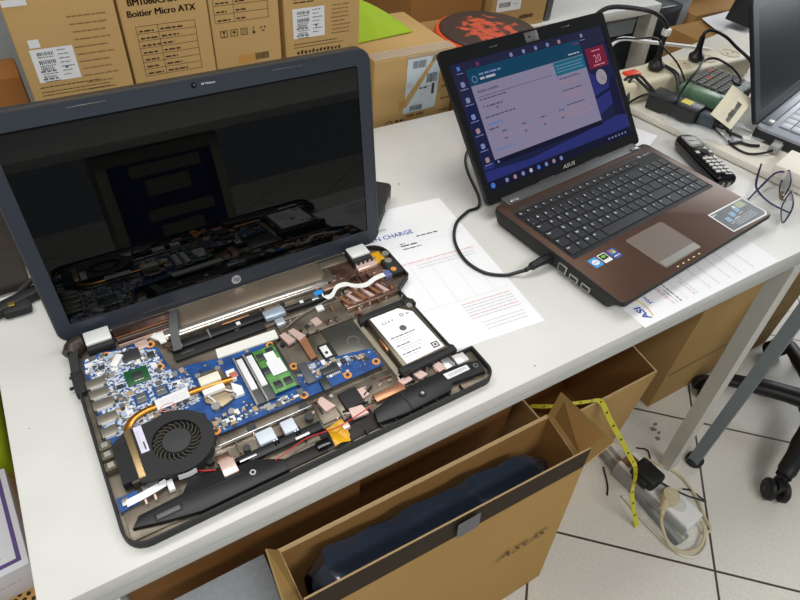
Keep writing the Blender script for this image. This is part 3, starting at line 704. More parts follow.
part_label(hp_part('signal_wire', lambda m: m.tube([(152, 22, 13.5), (169, 25, 14), (187, 29, 14.5), (207, 28, 14), (226, 26, 14), (253, 30, 13.5), (272, 33, 13)], .65, REDW, n=6)), 'thin red wire')
hp_part('signal_wire', lambda m: m.tube([(96, 40, 14), (86, 44, 15), (80, 50, 12)], .7, REDW, n=6))
hp_part('yellow_tape', lambda m: (m.sheet(lambda u, v: (213+20*u+2*v, 8+26*v, 10.5+2.5*math.sin(5*u+4*v)), 8, 8, YEL, .5), m.box(230, 238, 20, 28, 8, 14, PINKMET, 1)))
hp_part('foil_patch', lambda m: (m.prism([(245, 28), (247, 42), (262, 40), (264, 27)], 10, 13, PINKMET), m.prism([(224, 52), (221, 70), (229, 72), (237, 54)], 8, 11, PINKMET), m.prism([(268, 48), (268, 62), (276, 62), (278, 50)], 8, 11, PINKMET), m.prism([(318, 42), (318, 56), (330, 57), (332, 44)], 8, 11, PINKMET), m.prism([(366, 38), (364, 50), (374, 52), (378, 40)], 8, 11, PINKMET), m.box(376, 388, 36, 52, 8, 13, SILVER, 1), m.box(392, 408, 36, 51, 8, 12.5, mat('white foil', (238, 236, 232), .3, metal=.4), 1),
        m.box(280, 318, 36, 48, 8, 11, COPPERT, 1), m.prism([(340, 40), (336, 54), (346, 56), (352, 42)], 8, 11, PINKMET)))
hp_part('speaker_cable_clip', lambda m: (m.box(245, 268, 42, 66, 7, 13, BLACKM, 1), m.box(234, 244, 74, 92, 12.6, 17, CHIP, .6), m.box(242, 264, 94, 104, 12.6, 16.5, CHIP, .5), [m.box(244+2.2*k, 245+2.2*k, 91, 94.4, 12.6, 14, LABELW) for k in range(9)], m.box(222, 233, 92, 124, 12.6, 16, mat('slot grey', (80, 82, 86), .4), .5)))
# optical bay: flat dark cover and a beige rail
hp_part('bay_cover', lambda m: (m.box(272, 318, 106, 163, 8, 10, mat('bay metal', (104, 102, 94), .3, metal=.7), .5), m.ring(circle(300, 130, 8, 24), circle(300, 130, 6.5, 24), 10, 10.3, CHIPG), m.box(256, 272, 116, 140, 8, 14, BLACKM, 1), m.box(257, 266, 118, 136, 14, 15, LABELW, .6), m.cyl((261, 124, 14.5), (261, 124, 16), 2, CHIP, n=10)))
hp_part('bay_rail', lambda m: m.prism([(316, 160), (322, 160), (326, 52), (319, 50)], 6, 11, mat('beige rail', (150, 142, 122), .45), bev=.6))
# hard drive in its rubber bracket
hd = hp_part('hard_drive', lambda m: (m.box(328, 392, 60, 146, 7.5, 19.5, mat('drive casting', (112, 104, 90), .35, metal=.7), 1.2), m.cyl((388, 142, 19.4), (388, 142, 20.4), 4, SILVERM), m.cyl((391.9, 100, 12), (393, 100, 12), 4, SILVERM), m.cyl((327, 100, 12), (328.4, 100, 12), 4, SILVERM), m.box(326, 328.5, 92, 112, 9, 17, COPPERT, .4)))
def hlab(m):
    m.prism([(331, 144), (372, 144), (386, 131), (389, 63), (334, 61)], 19.6, 20, PAPER)
    m.prism(circle(360, 112, 4.5, 20), 20, 20.3, mat('hole grey', (92, 94, 86), .5))
    x = 340
    for ch, w in (('C', 3), ('E', 3), ('R', 4), ('V', 4)): m.text(ch, 5, INK, T(x, 127+(x-340)*.04, 20.2)); x += 4.4
    m.ring(circle(370, 132, 2.6, 14), circle(370, 132, 1.9, 14), 20.1, 20.3, INK); m.ring(circle(378, 131, 2.4, 3), circle(378, 131, 1.6, 3), 20.1, 20.3, INK)
    for k, y in enumerate((102, 98, 94, 88, 84, 80, 74, 70)): m.words(337+(k % 3)*2, 372-(k % 4)*5, y, 1.3, INK if k % 3 == 0 else INKF, 20.2)
    m.box(376, 385, 66, 75, 20, 20.15, INK); m.box(377.5, 383.5, 67.5, 73.5, 20.15, 20.25, LABELW); m.box(379, 382, 69, 72, 20.25, 20.3, INK)
part_label(hp_part('drive_label', hlab, hd), 'white printed label')
hp_part('rubber_bracket', lambda m: (m.prism([(324, 50), (322, 60), (398, 66), (402, 62), (402, 54)], 6, 17, BLACKM, bev=1), m.box(322, 334, 52, 62, 14, 19, BLACKM, 1.5)), hd)
hp_part('rubber_bracket', lambda m: (m.prism([(318, 144), (320, 156), (392, 158), (400, 152), (400, 144), (388, 148), (330, 147)], 6, 18, BLACKM, bev=1), m.box(384, 396, 146, 156, 17, 19.5, BLACKM, 1.5)), hd)
# keyboard side leftovers: rods, ribbons and straps
hp_part('cable_channel', lambda m: (m.box(104, 222, 213, 226, 7, 13, BLACK, 1.5), m.box(104, 216, 198, 211, 7, 11, BLACKM, 1), m.box(170, 205, 226, 229, 10, 12.5, COPPERT, .4), m.box(150, 152, 212, 226, 12, 14.5, SILVERM), m.box(112, 118, 214, 224, 12, 14, COPPERT, .5), m.box(185, 190, 216, 221, 12.6, 14, LABELW)))
hp_part('cable_channel', lambda m: (m.tube([(222, 217, 11), (244, 214, 12), (270, 213, 12), (303, 213, 12)], 4.6, BLACK, n=10), m.box(284, 294, 210, 216, 14.5, 16.6, SILVER, .5), m.box(268, 273, 212, 217, 15, 17, LABELW, .4)))
part_label(hp_part('silver_block', lambda m: m.box(219, 246, 206, 220, 10, 17.5, mat('silver block', (178, 192, 206), .3, metal=.4), 1.5)), 'pale silver block')
part_label(hp_part('keyboard_ribbon', lambda m: m.ribbon([(299, 214, 17), (304, 208, 15), (311, 207, 17), (322, 216, 18), (336, 218, 16), (344, 212, 15), (352, 205, 17), (362, 204, 17), (376, 209, 17), (394, 212, 15)], 8, WHITE, .6, wdir=(.15, 1, 0))), 'white flat ribbon cable')
part_label(hp_part('ribbon_end', lambda m: m.prism([(290, 215), (291, 222), (303, 222), (302, 215)], 17, 18, mat('bright blue tab', (44, 140, 216), .4))), 'bright blue tab')
hp_part('ribbon_socket', lambda m: (m.box(392, 402, 206, 218, 7, 16, mat('socket blue grey', (96, 108, 150), .4), .8), m.box(380, 392, 214, 222, 8, 12, COPPERT, .6)))
part_label(hp_part('screen_cable_strap', lambda m: m.ribbon([(111, 210, 14), (113, 222, 22), (117, 238, 27), (122, 256, 24), (126, 268, 18)], 10, mat('grey wrap', (78, 80, 82), .6), 5, wdir=(1, 0, 0))), 'grey taped cable strap')
hp_part('loose_connector', lambda m: (m.box(96, 104, 228, 246, 13, 16, WHITE, .8, M=T(0, 0, 0)), m.cyl((104, 222, 10), (104, 222, 15), 4, SHIELDC), m.cyl((111, 236, 10), (111, 236, 14), 5, SHIELDC)))
hp_part('copper_strip', lambda m: (m.prism([(228, 160), (224, 178), (232, 180), (238, 162)], 8.5, 12, PINKMET), m.prism([(242, 160), (236, 180), (244, 181), (252, 163)], 8.5, 12, PINKMET), m.prism([(242, 160), (252, 162), (250, 128), (242, 127)], 8.2, 10, COPPERT), m.prism([(270, 172), (268, 184), (278, 186), (280, 174)], 8.5, 11.5, PINKMET), m.box(283, 293, 193, 202, 9, 13, LABELW, 1), m.box(228, 240, 192, 204, 8, 14, mat('pale steel', (190, 198, 206), .35, metal=.5), 1.5), m.tube([(236, 186, 12), (260, 196, 12.5), (290, 203, 12.5), (310, 207, 12)], .9, SILVERM, n=6)))
hp_part('foil_fingers', lambda m: [m.prism([(324+11*k, 186), (318+11*k, 205), (322+11*k, 205), (330+11*k, 186)], 9, 11.5, PINKMET if k % 2 else COPPERT) for k in range(6)] and (m.box(318, 396, 178, 183, 6, 13, SHIELDC, .6), m.box(306, 340, 222, 232, 8, 13, SHIELDC, 1), m.prism([(296, 232), (298, 250), (304, 250), (302, 230)], 10, 14, PINKMET), m.box(366, 396, 236, 246, 8, 14, PINKMET, 1.5), [m.cyl((368+7*k, 247, 12), (368+7*k, 247, 17), 2, SILVER, n=10) for k in range(5)]))

# lid
LM = T(0, .282, .013) @ Matrix(((1, 0, 0, 0), (0, math.sin(math.radians(10)), -math.cos(math.radians(10)), 0), (0, math.cos(math.radians(10)), math.sin(math.radians(10)), 0), (0, 0, 0, 1)))
def lid_part(name, draw, parent=hp):
    m = MB(); draw(m); m.v = [(x*.001, y*.001, z*.001) for x, y, z in m.v]
    return m.build(name, parent, LM if parent is hp else None)
LO = rrect(-2, 424, -1, 266, 17, 8)
LI = round_poly([(14, 21), (407, 21), (407, 247), (14, 247)], [3]*4, 8)
# ring needs matching counts: both have 4*(n+1) points
lid = lid_part('screen_lid', lambda m: (m.ring(LO, LI, -2.5, 0, BEZ), m.prism(offset_poly(LO, .8), -12, -2.5, BEZ_B), m.ring(offset_poly(LO, .6), offset_poly(LO, -1.1), -4, .5, RIMG)))
lid_part('lcd_panel', lambda m: m.prism(offset_poly(LI, .2), -2.4, -1.3, SCREEN), lid)
for (x, y) in ((104, 259), (318, 259), (110, 6), (316, 7)): lid_part('rubber_bumper', lambda m: m.box(x-19, x+19, y-1, y+1, 0, 1, RIMG, .3), lid)
def emblem(m):
    m.prism(circle(211, 10.5, 6.2, 32), .0, .5, mat('emblem silver', (190, 194, 198), .35, metal=.4))
    m.text('hp', 9, BEZ, T(211.6, 8.6, .7), 'C', .01, .9, .25)
lid_part('round_emblem', emblem, lid)
lid_part('webcam', lambda m: (m.prism(circle(211, 258.5, 3, 20), 0, .4, BLACKG), m.prism(circle(211.6, 259, 1, 10), .4, .6, CHIPG), m.text('HP Webcam', 3, INKF, T(219, 257.6, .3), bold=.02)), lid)

# ------------------------------------------------------------------ the brown laptop
AS = T(.711, .025, TZ+.0007) @ rz(math.radians(6.114))
asl = thing('brown_laptop', 'brown brushed metal laptop switched on with a program window on its screen', 'laptop', AS)
def ap(name, draw, parent=asl, M=None):
    m = MB(); draw(m); return mm(m, name, parent, M=M)
AO = round_poly([(0, 0), (377, 0), (377, 251), (0, 251)], [8, 8, 10, 10], 6)
def base(m):
    lo = round_poly([(5, 20), (372, 20), (372, 246), (5, 246)], [8, 8, 10, 10], 6); hi = offset_poly(AO, -.8); n = len(lo)
    m.add([(x, y, 3) for x, y in lo]+[(x, y, 9) for x, y in offset_poly(lo, 3)]+[(x, y, 22.5) for x, y in hi], [tuple(range(n))[::-1], tuple(range(2*n, 3*n))]+[(i+k*n, (i+1) % n+k*n, (i+1) % n+(k+1)*n, i+(k+1)*n) for k in range(2) for i in range(n)], BLACKM)
    m.prism(AO, 22, 29, BROWNMET, bev=1.5, mside=BLACKM)
    for x, y in ((25, 25), (350, 25), (25, 225), (350, 225)): m.cyl((x, y, 0), (x, y, 3.4), 7, RUBBER, n=14)
ap('base', base)
ap('hinge_strip', lambda m: (m.prism(rrect(24, 353, 241, 262, 3, 4), 24, 30.2, HINGEG, bev=1), m.box(30, 46, 243, 249, 30, 32.5, SILVER, .8), m.box(330, 346, 243, 249, 30, 32.5, SILVER, .8)))
ap('keyboard_bed', lambda m: (m.prism(rrect(14, 361, 99, 222, 3), 28.4, 29.25, KBED), m.prism(rrect(14, 354, 206, 233, 3), 28.4, 29.2, BROWNDK), m.ring(rrect(13, 362, 98, 222.5, 3.5), rrect(14, 361, 99, 221.5, 3), 28.6, 29.5, BROWNDK)))
ap('power_button', lambda m: m.prism(rrect(30, 44, 222, 229, 2), 29, 29.6, mat('button grey', (84, 78, 66), .3, metal=.5)))
part_label(ap('emblem', lambda m: (m.text('ASUS', 6, SILVER, T(343, 222, 29.4), 'C', .02, 1.3, .3), m.prism(circle(325, 224, 3.4, 14), 29, 29.5, SILVER))), 'small silver emblem')
rows = [
    ('F', 213, 11.5, [16.6]*20, ['Esc', 'F1', 'F2', 'F3', 'F4', 'F5', 'F6', 'F7', 'F8', 'F9', 'F10', 'F11', 'F12', 'Ps', 'Ins', 'Del', '', '', '', '']),
    ('1', 192, 18, [1, 1, 1, 1, 1, 1, 1, 1, 1, 1, 1, 1, 1, 2, 1, 1, 1, 1], list('²&é"\'(-è_çà)=')+['<-', 'N', '/', '*', '-']),
    ('2', 172.6, 18, [1.5, 1, 1, 1, 1, 1, 1, 1, 1, 1, 1, 1, 1, 1.5, 1, 1, 1, 1], ['Tab']+list('AZERTYUIOP^$')+['<', '7', '8', '9', '+']),
    ('3', 153.2, 18, [1.75, 1, 1, 1, 1, 1, 1, 1, 1, 1, 1, 1, 1, 1.25, 1, 1, 1, 1], ['Caps']+list('QSDFGHJKLMù*')+['', '4', '5', '6', '']),
    ('4', 133.8, 18, [1.25, 1, 1, 1, 1, 1, 1, 1, 1, 1, 1, 1, 2.75, 1, 1, 1, 1], ['Sh', '<']+list('WXCVBN?.:!')+['Sh', '1', '2', '3', 'En']),
    ('5', 114.4, 18, [1.25, 1, 1, 1.25, 5.5, 1.25, 1, 1.25, 1.5, 1, 1, 1, 1], ['Ctrl', 'Fn', 'W', 'Alt', '', 'Gr', '=', 'Ct', '<', 'v', '>', '0', ',']),
]
n_key = 0
for (rk, yc, dep, ws, lab) in rows:
    tot = sum(ws); unit = (358.5-16.5)/tot; x = 16.5
    for w_, tx in zip(ws, lab):
        if rk == 'F' and w_ == 16.6 and tx == '': tx = ''
        x0, x1 = x+.9, x+w_*unit-.9; x += w_*unit
        if rk == 'F' and n_key > 16: continue
        dd = dep/2-.2
        def key(m):
            y0, y1 = yc-9.4+(9.2-dep/2), yc-9.4+(9.2-dep/2)+dep
            if rk == 'F': y0, y1 = 208.2, 218.6
            vs = []
            b = .9
            lo = rrect(x0, x1, y0, y1, 1.2, 2); hi = rrect(x0+b, x1-b, y0+b*.8, y1-b, 1.2, 2); n = len(lo)
            m.add([(p[0], p[1], 29.2) for p in lo]+[(p[0], p[1], 31.0) for p in hi], [tuple(range(n, 2*n))]+[(i, (i+1) % n, (i+1) % n+n, i+n) for i in range(n)], KEYM)
            if tx:
                h = 5.6 if len(tx) == 1 else 3.9
                if rk == 'F': h = 3.4
                m.text(tx, h, LEGEND, T(x0+2.4, y1-2.2-h*.8, 31.15), bold=.035)
                if len(tx) == 1 and rk == '1': m.text('1234567890'[(n_key) % 10], 3, LEGEND, T(x0+3, y0+2.4, 31.15))
        ap('key', key); n_key += 1
        if rk == 'F' and n_key > 16: continue
ap('touchpad', lambda m: (m.prism(rrect(112, 198, 15, 85, 3), 28.8, 29.3, PADM), m.ring(rrect(111, 199, 14, 86, 4), rrect(112, 198, 15, 85, 3), 28.8, 29.6, mat('pad rim', (146, 132, 120), .3, metal=.5))))
ap('touchpad_buttons', lambda m: (m.prism(rrect(113, 197, 15.5, 27, 2), 29.2, 30, mat('pad button', (150, 148, 140), .3, metal=.6))))
ap('status_lights', lambda m: [m.box(128+13*k, 132+13*k, 6, 8, 28.9, 29.4, mat('status amber', (226, 190, 130), .4)) for k in range(5)])
def stick(m):
    m.prism([(276, 8), (366, 4), (374, 10), (374, 54), (279, 56)], 29, 29.25, LABELW)
    m.prism([(279, 10), (365, 7), (371, 12), (371, 51.5), (282, 53)], 29.25, 29.4, mat('dark info sticker', (62, 72, 74), .3))
    for k, (x, y) in enumerate(((292, 30), (310, 35), (328, 39))):
        m.prism([(x, y-5), (x+11, y-4), (x+13, y+5), (x+2, y+6)], 29.4, 29.5, mat('sticker blue', (124, 160, 190), .4)); m.words(x, x+12, y-9, 1.2, LABELW, 29.5)
    m.prism([(342, 38), (362, 38), (362, 50), (342, 50)], 29.4, 29.55, mat('sticker olive', (160, 166, 130), .4)); m.prism(circle(336, 46, 3, 12), 29.4, 29.55, LABELW)
    for k in range(4): m.words(300, 356, 14+3.4*k, 1, INKF, 29.5)
    m.words(282, 292, 48, 2, LABELW, 29.5)
part_label(ap('info_sticker', stick), 'dark specification sticker with white border')
part_label(ap('badge_sticker', lambda m: (m.prism(rrect(26, 43, 68, 86, 1.5), 29, 29.3, mat('badge blue', (66, 150, 214), .35)), m.prism(circle(34.5, 77, 6.6, 20, 5), 29.3, 29.4, LABELW), m.text('CORE i7', 2.6, mat('badge dark blue', (26, 70, 150), .5), T(34.5, 76, 29.45), 'C', .03))), 'light blue badge')
part_label(ap('badge_sticker', lambda m: (m.prism(rrect(46, 62, 68, 86, 1.5), 29, 29.3, LABELW), m.prism(rrect(47.5, 60.5, 74, 84.5, 1), 29.3, 29.4, mat('badge black', (20, 22, 20), .4)), m.prism([(49, 80), (54, 83), (59, 80), (54, 76.5)], 29.4, 29.5, mat('badge green', (118, 190, 30), .4)))), 'black and green badge')
part_label(ap('badge_sticker', lambda m: (m.prism(rrect(65, 82, 66, 86, 3), 29, 29.3, mat('badge violet blue', (62, 76, 150), .35)), [m.prism([(69+5*(k % 2), 76+4*(k//2)), (73.4+5*(k % 2), 76.6+4*(k//2)), (73.4+5*(k % 2), 80+4*(k//2)), (69+5*(k % 2), 79.4+4*(k//2))], 29.3, 29.4, mat('flag '+str(k), ((60, 160, 220), (250, 200, 60), (226, 90, 60), (110, 190, 70))[k], .4)) for k in range(4)], m.words(68, 80, 70, 1.6, LABELW, 29.4))), 'violet badge with a four colour flag')
# ports on the left side
for k, (y, h, mt) in enumerate(((127, 9, RUBBER), (104, 10, SILVERM), (82, 5, SILVERM), (60, 5, SILVERM))):
    ap('side_port', lambda m: (m.box(-.6, 6, y-8 if k else y-4, y+8 if k else y+4, 7, 7+h+4, mt, .5), m.box(-1, 1, y-6 if k else y-2.5, y+6 if k else y+2.5, 9, 7+h+2, BLACKG)))
# screen half
aL = math.radians(41)
LMA = T(0, .26, .026) @ Matrix(((1, 0, 0, 0), (0, math.sin(aL), -math.cos(aL), 0), (0, math.cos(aL), math.sin(aL), 0), (0, 0, 0, 1)))
def al(name, draw, parent=asl):
    m = MB(); draw(m); m.v = [(x*.001, y*.001, z*.001) for x, y, z in m.v]
    return m.build(name, parent, LMA if parent is asl else None)
ALO = rrect(0, 375, 0, 238, 7, 6); ALI = round_poly([(11.5, 20), (363, 20), (363, 216), (11.5, 216)], [1]*4, 6)
alid = al('screen_lid', lambda m: (m.ring(ALO, ALI, -2, 0, BLACKG), m.prism(offset_poly(ALO, .8), -8, -2, BLACK)))
E_ = {k: em('screen '+k, v) for k, v in dict(navy=(21, 26, 60), blue=(36, 41, 104), dusk=(30, 30, 56), window=(124, 118, 142), teal=(10, 58, 84), teal2=(18, 92, 110), text=(78, 70, 96), white=(168, 164, 180), red=(106, 24, 46), redt=(196, 120, 140), bar=(14, 14, 40), icon=(110, 124, 168), icon2=(150, 120, 130), icon3=(60, 110, 190), clock=(140, 134, 146), deep=(16, 16, 48), violet=(92, 50, 84)).items()}
def screen(m):
    q = lambda x0, x1, y0, y1, z, k: m.rect(x0, x1, y0, y1, z, E_[k])
    m.prism(offset_poly(ALI, .2), -2, -1.5, E_['navy'])
    z = -1.45
    m.quad([(11.5, 150, z), (363, 190, z), (363, 216, z), (11.5, 216, z)], E_['dusk'])
    m.quad([(11.5, 34, z), (363, 34, z), (363, 62, z), (240, 52, z), (110, 44, z), (11.5, 50, z)], E_['blue'])
    m.quad([(296, 70, z), (363, 92, z), (363, 110, z), (296, 146, z)], E_['blue']); m.quad([(335, 62, -1.42), (363, 56, -1.42), (363, 130, -1.42), (340, 118, -1.42)], E_['deep']); m.quad([(298, 98, -1.41), (340, 106, -1.41), (340, 111, -1.41), (298, 104, -1.41)], E_['deep'])
    q(11.5, 363, 20, 33, -1.4, 'bar')
    for k in range(9): m.prism(circle(21+(0 if k == 0 else 12+18*k), 26.5, 4.4 if k == 0 else 3.6, 12), -1.4, -1.3, E_[('icon3', 'icon', 'icon2', 'icon', 'white', 'icon3', 'icon', 'icon2', 'icon')[k]])
    for k in range(6): q(300+9*k, 304+9*k, 25, 28, -1.3, 'icon')
    # program window
    q(40, 297, 62, 202, -1.38, 'window'); q(40, 297, 178, 203, -1.34, 'teal'); q(40, 297, 54, 62, -1.36, 'bar')
    q(222, 297, 155, 177, -1.33, 'teal2'); q(44, 48, 56, 60, -1.3, 'icon')
    m.ring(circle(51, 187, 5.4, 20), circle(51, 187, 4.2, 20), -1.33, -1.3, E_['icon'])
    m.words(62, 108, 191, 2.6, E_['icon'], -1.3); m.words(62, 96, 184, 3.4, E_['white'], -1.3); m.words(262, 292, 182, 2, E_['white'], -1.3); m.words(280, 295, 196, 3, E_['violet'], -1.3)
    m.text('Analyse complète', 6.2, E_['text'], T(48, 166, -1.3), bold=.03); m.words(46, 212, 159, .9, E_['text'], -1.3, None, 20, 60); m.words(48, 104, 154, 2, E_['text'], -1.3)
    m.prism(circle(52, 143.5, 1.6, 8), -1.32, -1.3, E_['text']); m.words(57, 92, 142, 2.4, E_['text'], -1.3); m.words(76, 80, 136, 3, E_['text'], -1.3)
    m.words(48, 112, 126, 2, E_['text'], -1.3); m.words(48, 80, 115, 1.8, E_['icon3'], -1.3); m.words(48, 68, 107, 2.4, E_['text'], -1.3)
    for k in range(4):
        x = 64+44*k; m.words(x+8, x+20, 99+.2*k, 2.2, E_['text'], -1.3); m.words(x, x+30, 93, 1.5, E_['icon2'], -1.3); m.words(x+10, x+15, 87, 2.6, E_['text'], -1.3)
    m.words(48, 92, 74, 1.6, E_['icon3'], -1.3)
    for k, y in enumerate((148, 143, 139, 128, 123, 119, 115, 104, 99, 95, 88, 84)): m.words(226, 268-(k % 3)*6+(24 if k % 4 == 2 else 8), y, 2 if k in (0, 3, 7) else 1.4, E_['text'] if k in (0, 3, 7) else E_['icon2'], -1.3)
    for k in range(3): m.words(226, 290, 170-5*k, 1.4, E_['icon'], -1.3)
    # desktop icons
    for k, x in enumerate((27, 66, 138, 166, 194, 222, 250, 306)): m.prism(rrect(x-3, x+3, 205, 211, 1, 2), -1.4, -1.3, E_[('icon3', 'violet', 'icon', 'icon', 'icon', 'icon', 'icon2', 'icon')[k]]); m.words(x-6, x+6, 200, 1.2, E_['icon'], -1.35)
    for k, y in enumerate((180, 156, 130, 108, 84, 62)): m.prism(rrect(22, 30, y, y+8, 2, 2), -1.4, -1.3, E_[('icon', 'icon', 'icon', 'icon2', 'icon', 'icon2')[k]]); m.words(18, 34, y-4, 1.4, E_['icon'], -1.35)
    q(14, 36, 52, 58, -1.35, 'blue')
    # calendar and clock gadgets
    q(305, 354, 149, 184, -1.34, 'red'); m.text('20', 19, E_['redt'], T(330, 158, -1.3), 'C'); m.words(320, 342, 177, 2, E_['redt'], -1.3); m.words(316, 346, 152.5, 2, E_['redt'], -1.3)
    m.prism(circle(327, 132, 15.5, 28), -1.4, -1.36, E_['bar']); m.prism(circle(327, 132, 13.5, 28), -1.36, -1.33, E_['clock'])
    m.quad([(326.6, 132.4, -1.3), (327.4, 131.6, -1.3), (336, 125, -1.3), (335.2, 126.2, -1.3)], E_['bar']); m.quad([(326.5, 132, -1.3), (327.5, 132, -1.3), (330, 125, -1.3), (329.2, 125, -1.3)], E_['bar'])
al('display', screen, alid)
part_label(al('brand_lettering', lambda m: m.text('ASUS', 8.5, mat('logo grey', (170, 166, 160), .4), T(187, 8.5, .3), 'C', .01, 1.5, .25), alid), 'grey lettering')
for (x0, x1, y) in ((112, 148, 3.5), (226, 262, 3.5), (98, 114, 226), (262, 282, 228)): al('rubber_bumper', lambda m: m.box(x0, x1, y, y+1.6, 0, .7, RIMG, .3), alid)
al('webcam', lambda m: (m.box(176, 206, 219, 235, 0, .25, mat('silver sticker', (78, 80, 76), .35, metal=.4), .1), [m.box(178+3.4*k, 179.6+3.4*k, 221, 234, .25, .35, CHIPG) for k in range(8)], m.prism(circle(186, 227, 2, 12), .25, .6, BLACKG)), alid)

# charger lead of the brown laptop
t = thing('charger_lead', 'black charger lead looping on the white desk to the brown laptop', 'cable', T(.62, .2, TZ))
lead = lambda pts: [(x-.62, y-.2, z) for x, y, z in pts]
m = MB(); m.tube(lead([(.652, .1515, .012), (.640, .158, .006), (.626, .163, .0035), (.603, .181, .0035), (.594, .215, .0035), (.605, .258, .0035), (.632, .293, .0035), (.665, .31, .0035), (.70, .325, .0035), (.76, .45, .0035), (.9, .53, .0035), (1.06, .52, .0035), (1.128, .47, .0035)]), .0026, CABLE, n=8, smooth=8); m.build('cord', t)
m = MB(); m.tube(lead([(.698, .1535, .017), (.683, .1525, .017), (.67, .152, .0155), (.652, .1515, .012)]), [.0062, .0066, .006, .0032], CABLE, n=12); m.tube(lead([(.695, .1535, .017), (.699, .1537, .017)]), .003, SILVER, smooth=0); m.build('plug', t)

# ------------------------------------------------------------------ papers on the desk
def paper(name, label, M, w, h, draw):
    m = MB(); m.box(0, w, 0, h, 0, .0004, PAPER); draw(m)
    return tag(m.build(name, None, M, smooth=False), label, 'paper')
a = math.radians(-4.8)
P1 = Matrix.Translation((.622-.21*math.cos(a), .069-.21*math.sin(a), TZ+.0002)) @ rz(a)
def dp1(m):
    z = .0007
    m.text('PRISE EN CHARGE', .0125, INKB, T(.130, .230, z), 'R', .015); m.words(.06, .098, .249, .006, INKF, z)
    m.words(.098, .106, .2105, .002, INK, z); m.words(.098, .124, .2055, .0024, INK, z); m.words(.098, .128, .1985, .0018, INK, z); m.words(.130, .166, .2195, .0022, INK, z)
    m.rect(.01, .2, .2075, .2079, z, INKF); m.rect(.02, .2, .165, .1653, z, INKR); m.words(.03, .2, .168, .0018, INKR, z, None, 4, 9)
    for x in (.06, .09, .12, .15, .18): m.rect(x, x+.0004, .075, .162, z, INKF)
    for y in (.16, .154): m.words(.1, .196, y, .0014, INKF, z, None, 4, 9)
    m.rect(.02, .2, .075, .0754, z, INKF)
    for k in range(6): m.words(.12, .198, .066-.0055*k, .0015, INKR if k in (0, 4) else INKF, z, None, 4, 12)
    for k in range(3): m.words(.13, .195, .028-.006*k, .0012, INKF, z, None, 4, 12)
paper('printed_form', 'printed form with blue heading EN CHARGE tucked under the dismantled laptop', P1, .21, .297, dp1)
a = math.radians(.7)
P2 = Matrix.Translation((.735, -.003, TZ+.0002)) @ rz(a)
LB = lambda x, y: frame((x, y, .0007), (0, 1, 0), (-1, 0, 0))
def dp2(m):
    z = .0007
    m.text('ASI', .015, INKB, LB(.0235, .008), bold=.03, sx=1.15, shear=.15)
    arc = [(.0270+.0045*math.sin(PI*k/8), .010+.0052*k, z) for k in range(9)]
    for k in range(8):
        (x0, y0, _), (x1, y1, _) = arc[k], arc[k+1]
        m.quad([(x0, y0, z), (x0+.002, y0, z), (x1+.002, y1, z), (x1, y1, z)], mat('arc orange', (236, 170, 110), .6) if k < 4 else mat('arc yellow', (236, 214, 50), .6))
    m.text('you', .010, INKB, LB(.046, .028), bold=.02)
    for k in range(3): m.words(-.06, -.02, -.072-.005*k, .0016, INKR if k == 0 else INKF, 0, LB(0, 0).copy() @ T(.085, .0, 0))
    for k, x in enumerate((.075, .082, .089, .118, .124)):
        m.words(.012, .05-(k % 2)*.008, 0, .0016, (INKR, INKF, INK)[k % 3], 0, LB(x, 0))
    for x in (.15, .17, .196, .22, .25): m.words(.01, .07, 0, .0014, INKF, 0, LB(x, 0), 4, 10)
    m.rect(.1, .1004, .01, .09, z, INKR); m.rect(.21, .2104, .01, .09, z, INKF)
paper('printed_invoice', 'white printed sheet with blue ASI logo partly under the brown laptop', P2, .299, .205, dp2)
def dp3(m):
    m.words(.02, .05, .03, .004, INKF, .0007); m.words(.03, .05, .045, .005, INK, .0007, None, 1, 2)
paper('receipt', 'small white receipt on the desk behind the hinge of the brown laptop', Matrix.Translation((1.085, .325, TZ+.0002)) @ rz(.42), .075, .13, dp3)

# black corner of something behind the dark screen, right, and the bag at its left
t = thing('power_brick', 'black power brick poking out behind the dark screen', 'adapter', T(.515, .372, TZ) @ rz(math.radians(48)))
m = MB(); m.box(-.04, .06, -.028, .026, .0, .03, BLACKM, .006, seg=3); m.build('body', t)
m = MB(); m.box(.01, .035, -.0295, -.0275, .008, .02, SILVERM, .001); m.build('clip', t)
t = thing('laptop_sleeve', 'black padded sleeve lying at the left edge behind the dark screen', 'sleeve', T(-.03, .505, TZ) @ rz(math.radians(2)))
m = MB(); m.box(-.005, .082, -.085, .09, 0, .016, mat('dark brown fabric', (44, 38, 33), .85, var=.15, scale=60), .006, seg=3); m.build('body', t)
t = thing('black_strap', 'black strap with buckle lying at the left edge of the desk', 'strap', T(.03, .395, TZ))
m = MB(); m.box(-.03, .04, -.009, .009, .0, .014, RUBBER, .004, M=rz(.35)); m.box(-.012, .02, -.02, .0, 0, .012, BLACKM, .004); m.tube([(.01, .012, .012), (.03, .02, .018), (.042, .008, .01)], .004, BLACKM); m.build('webbing', t)
m = MB(); m.box(-.004, .004, -.012, -.004, .012, .015, mat('brass', (150, 130, 70), .3, metal=.8), .001); m.build('buckle', t)

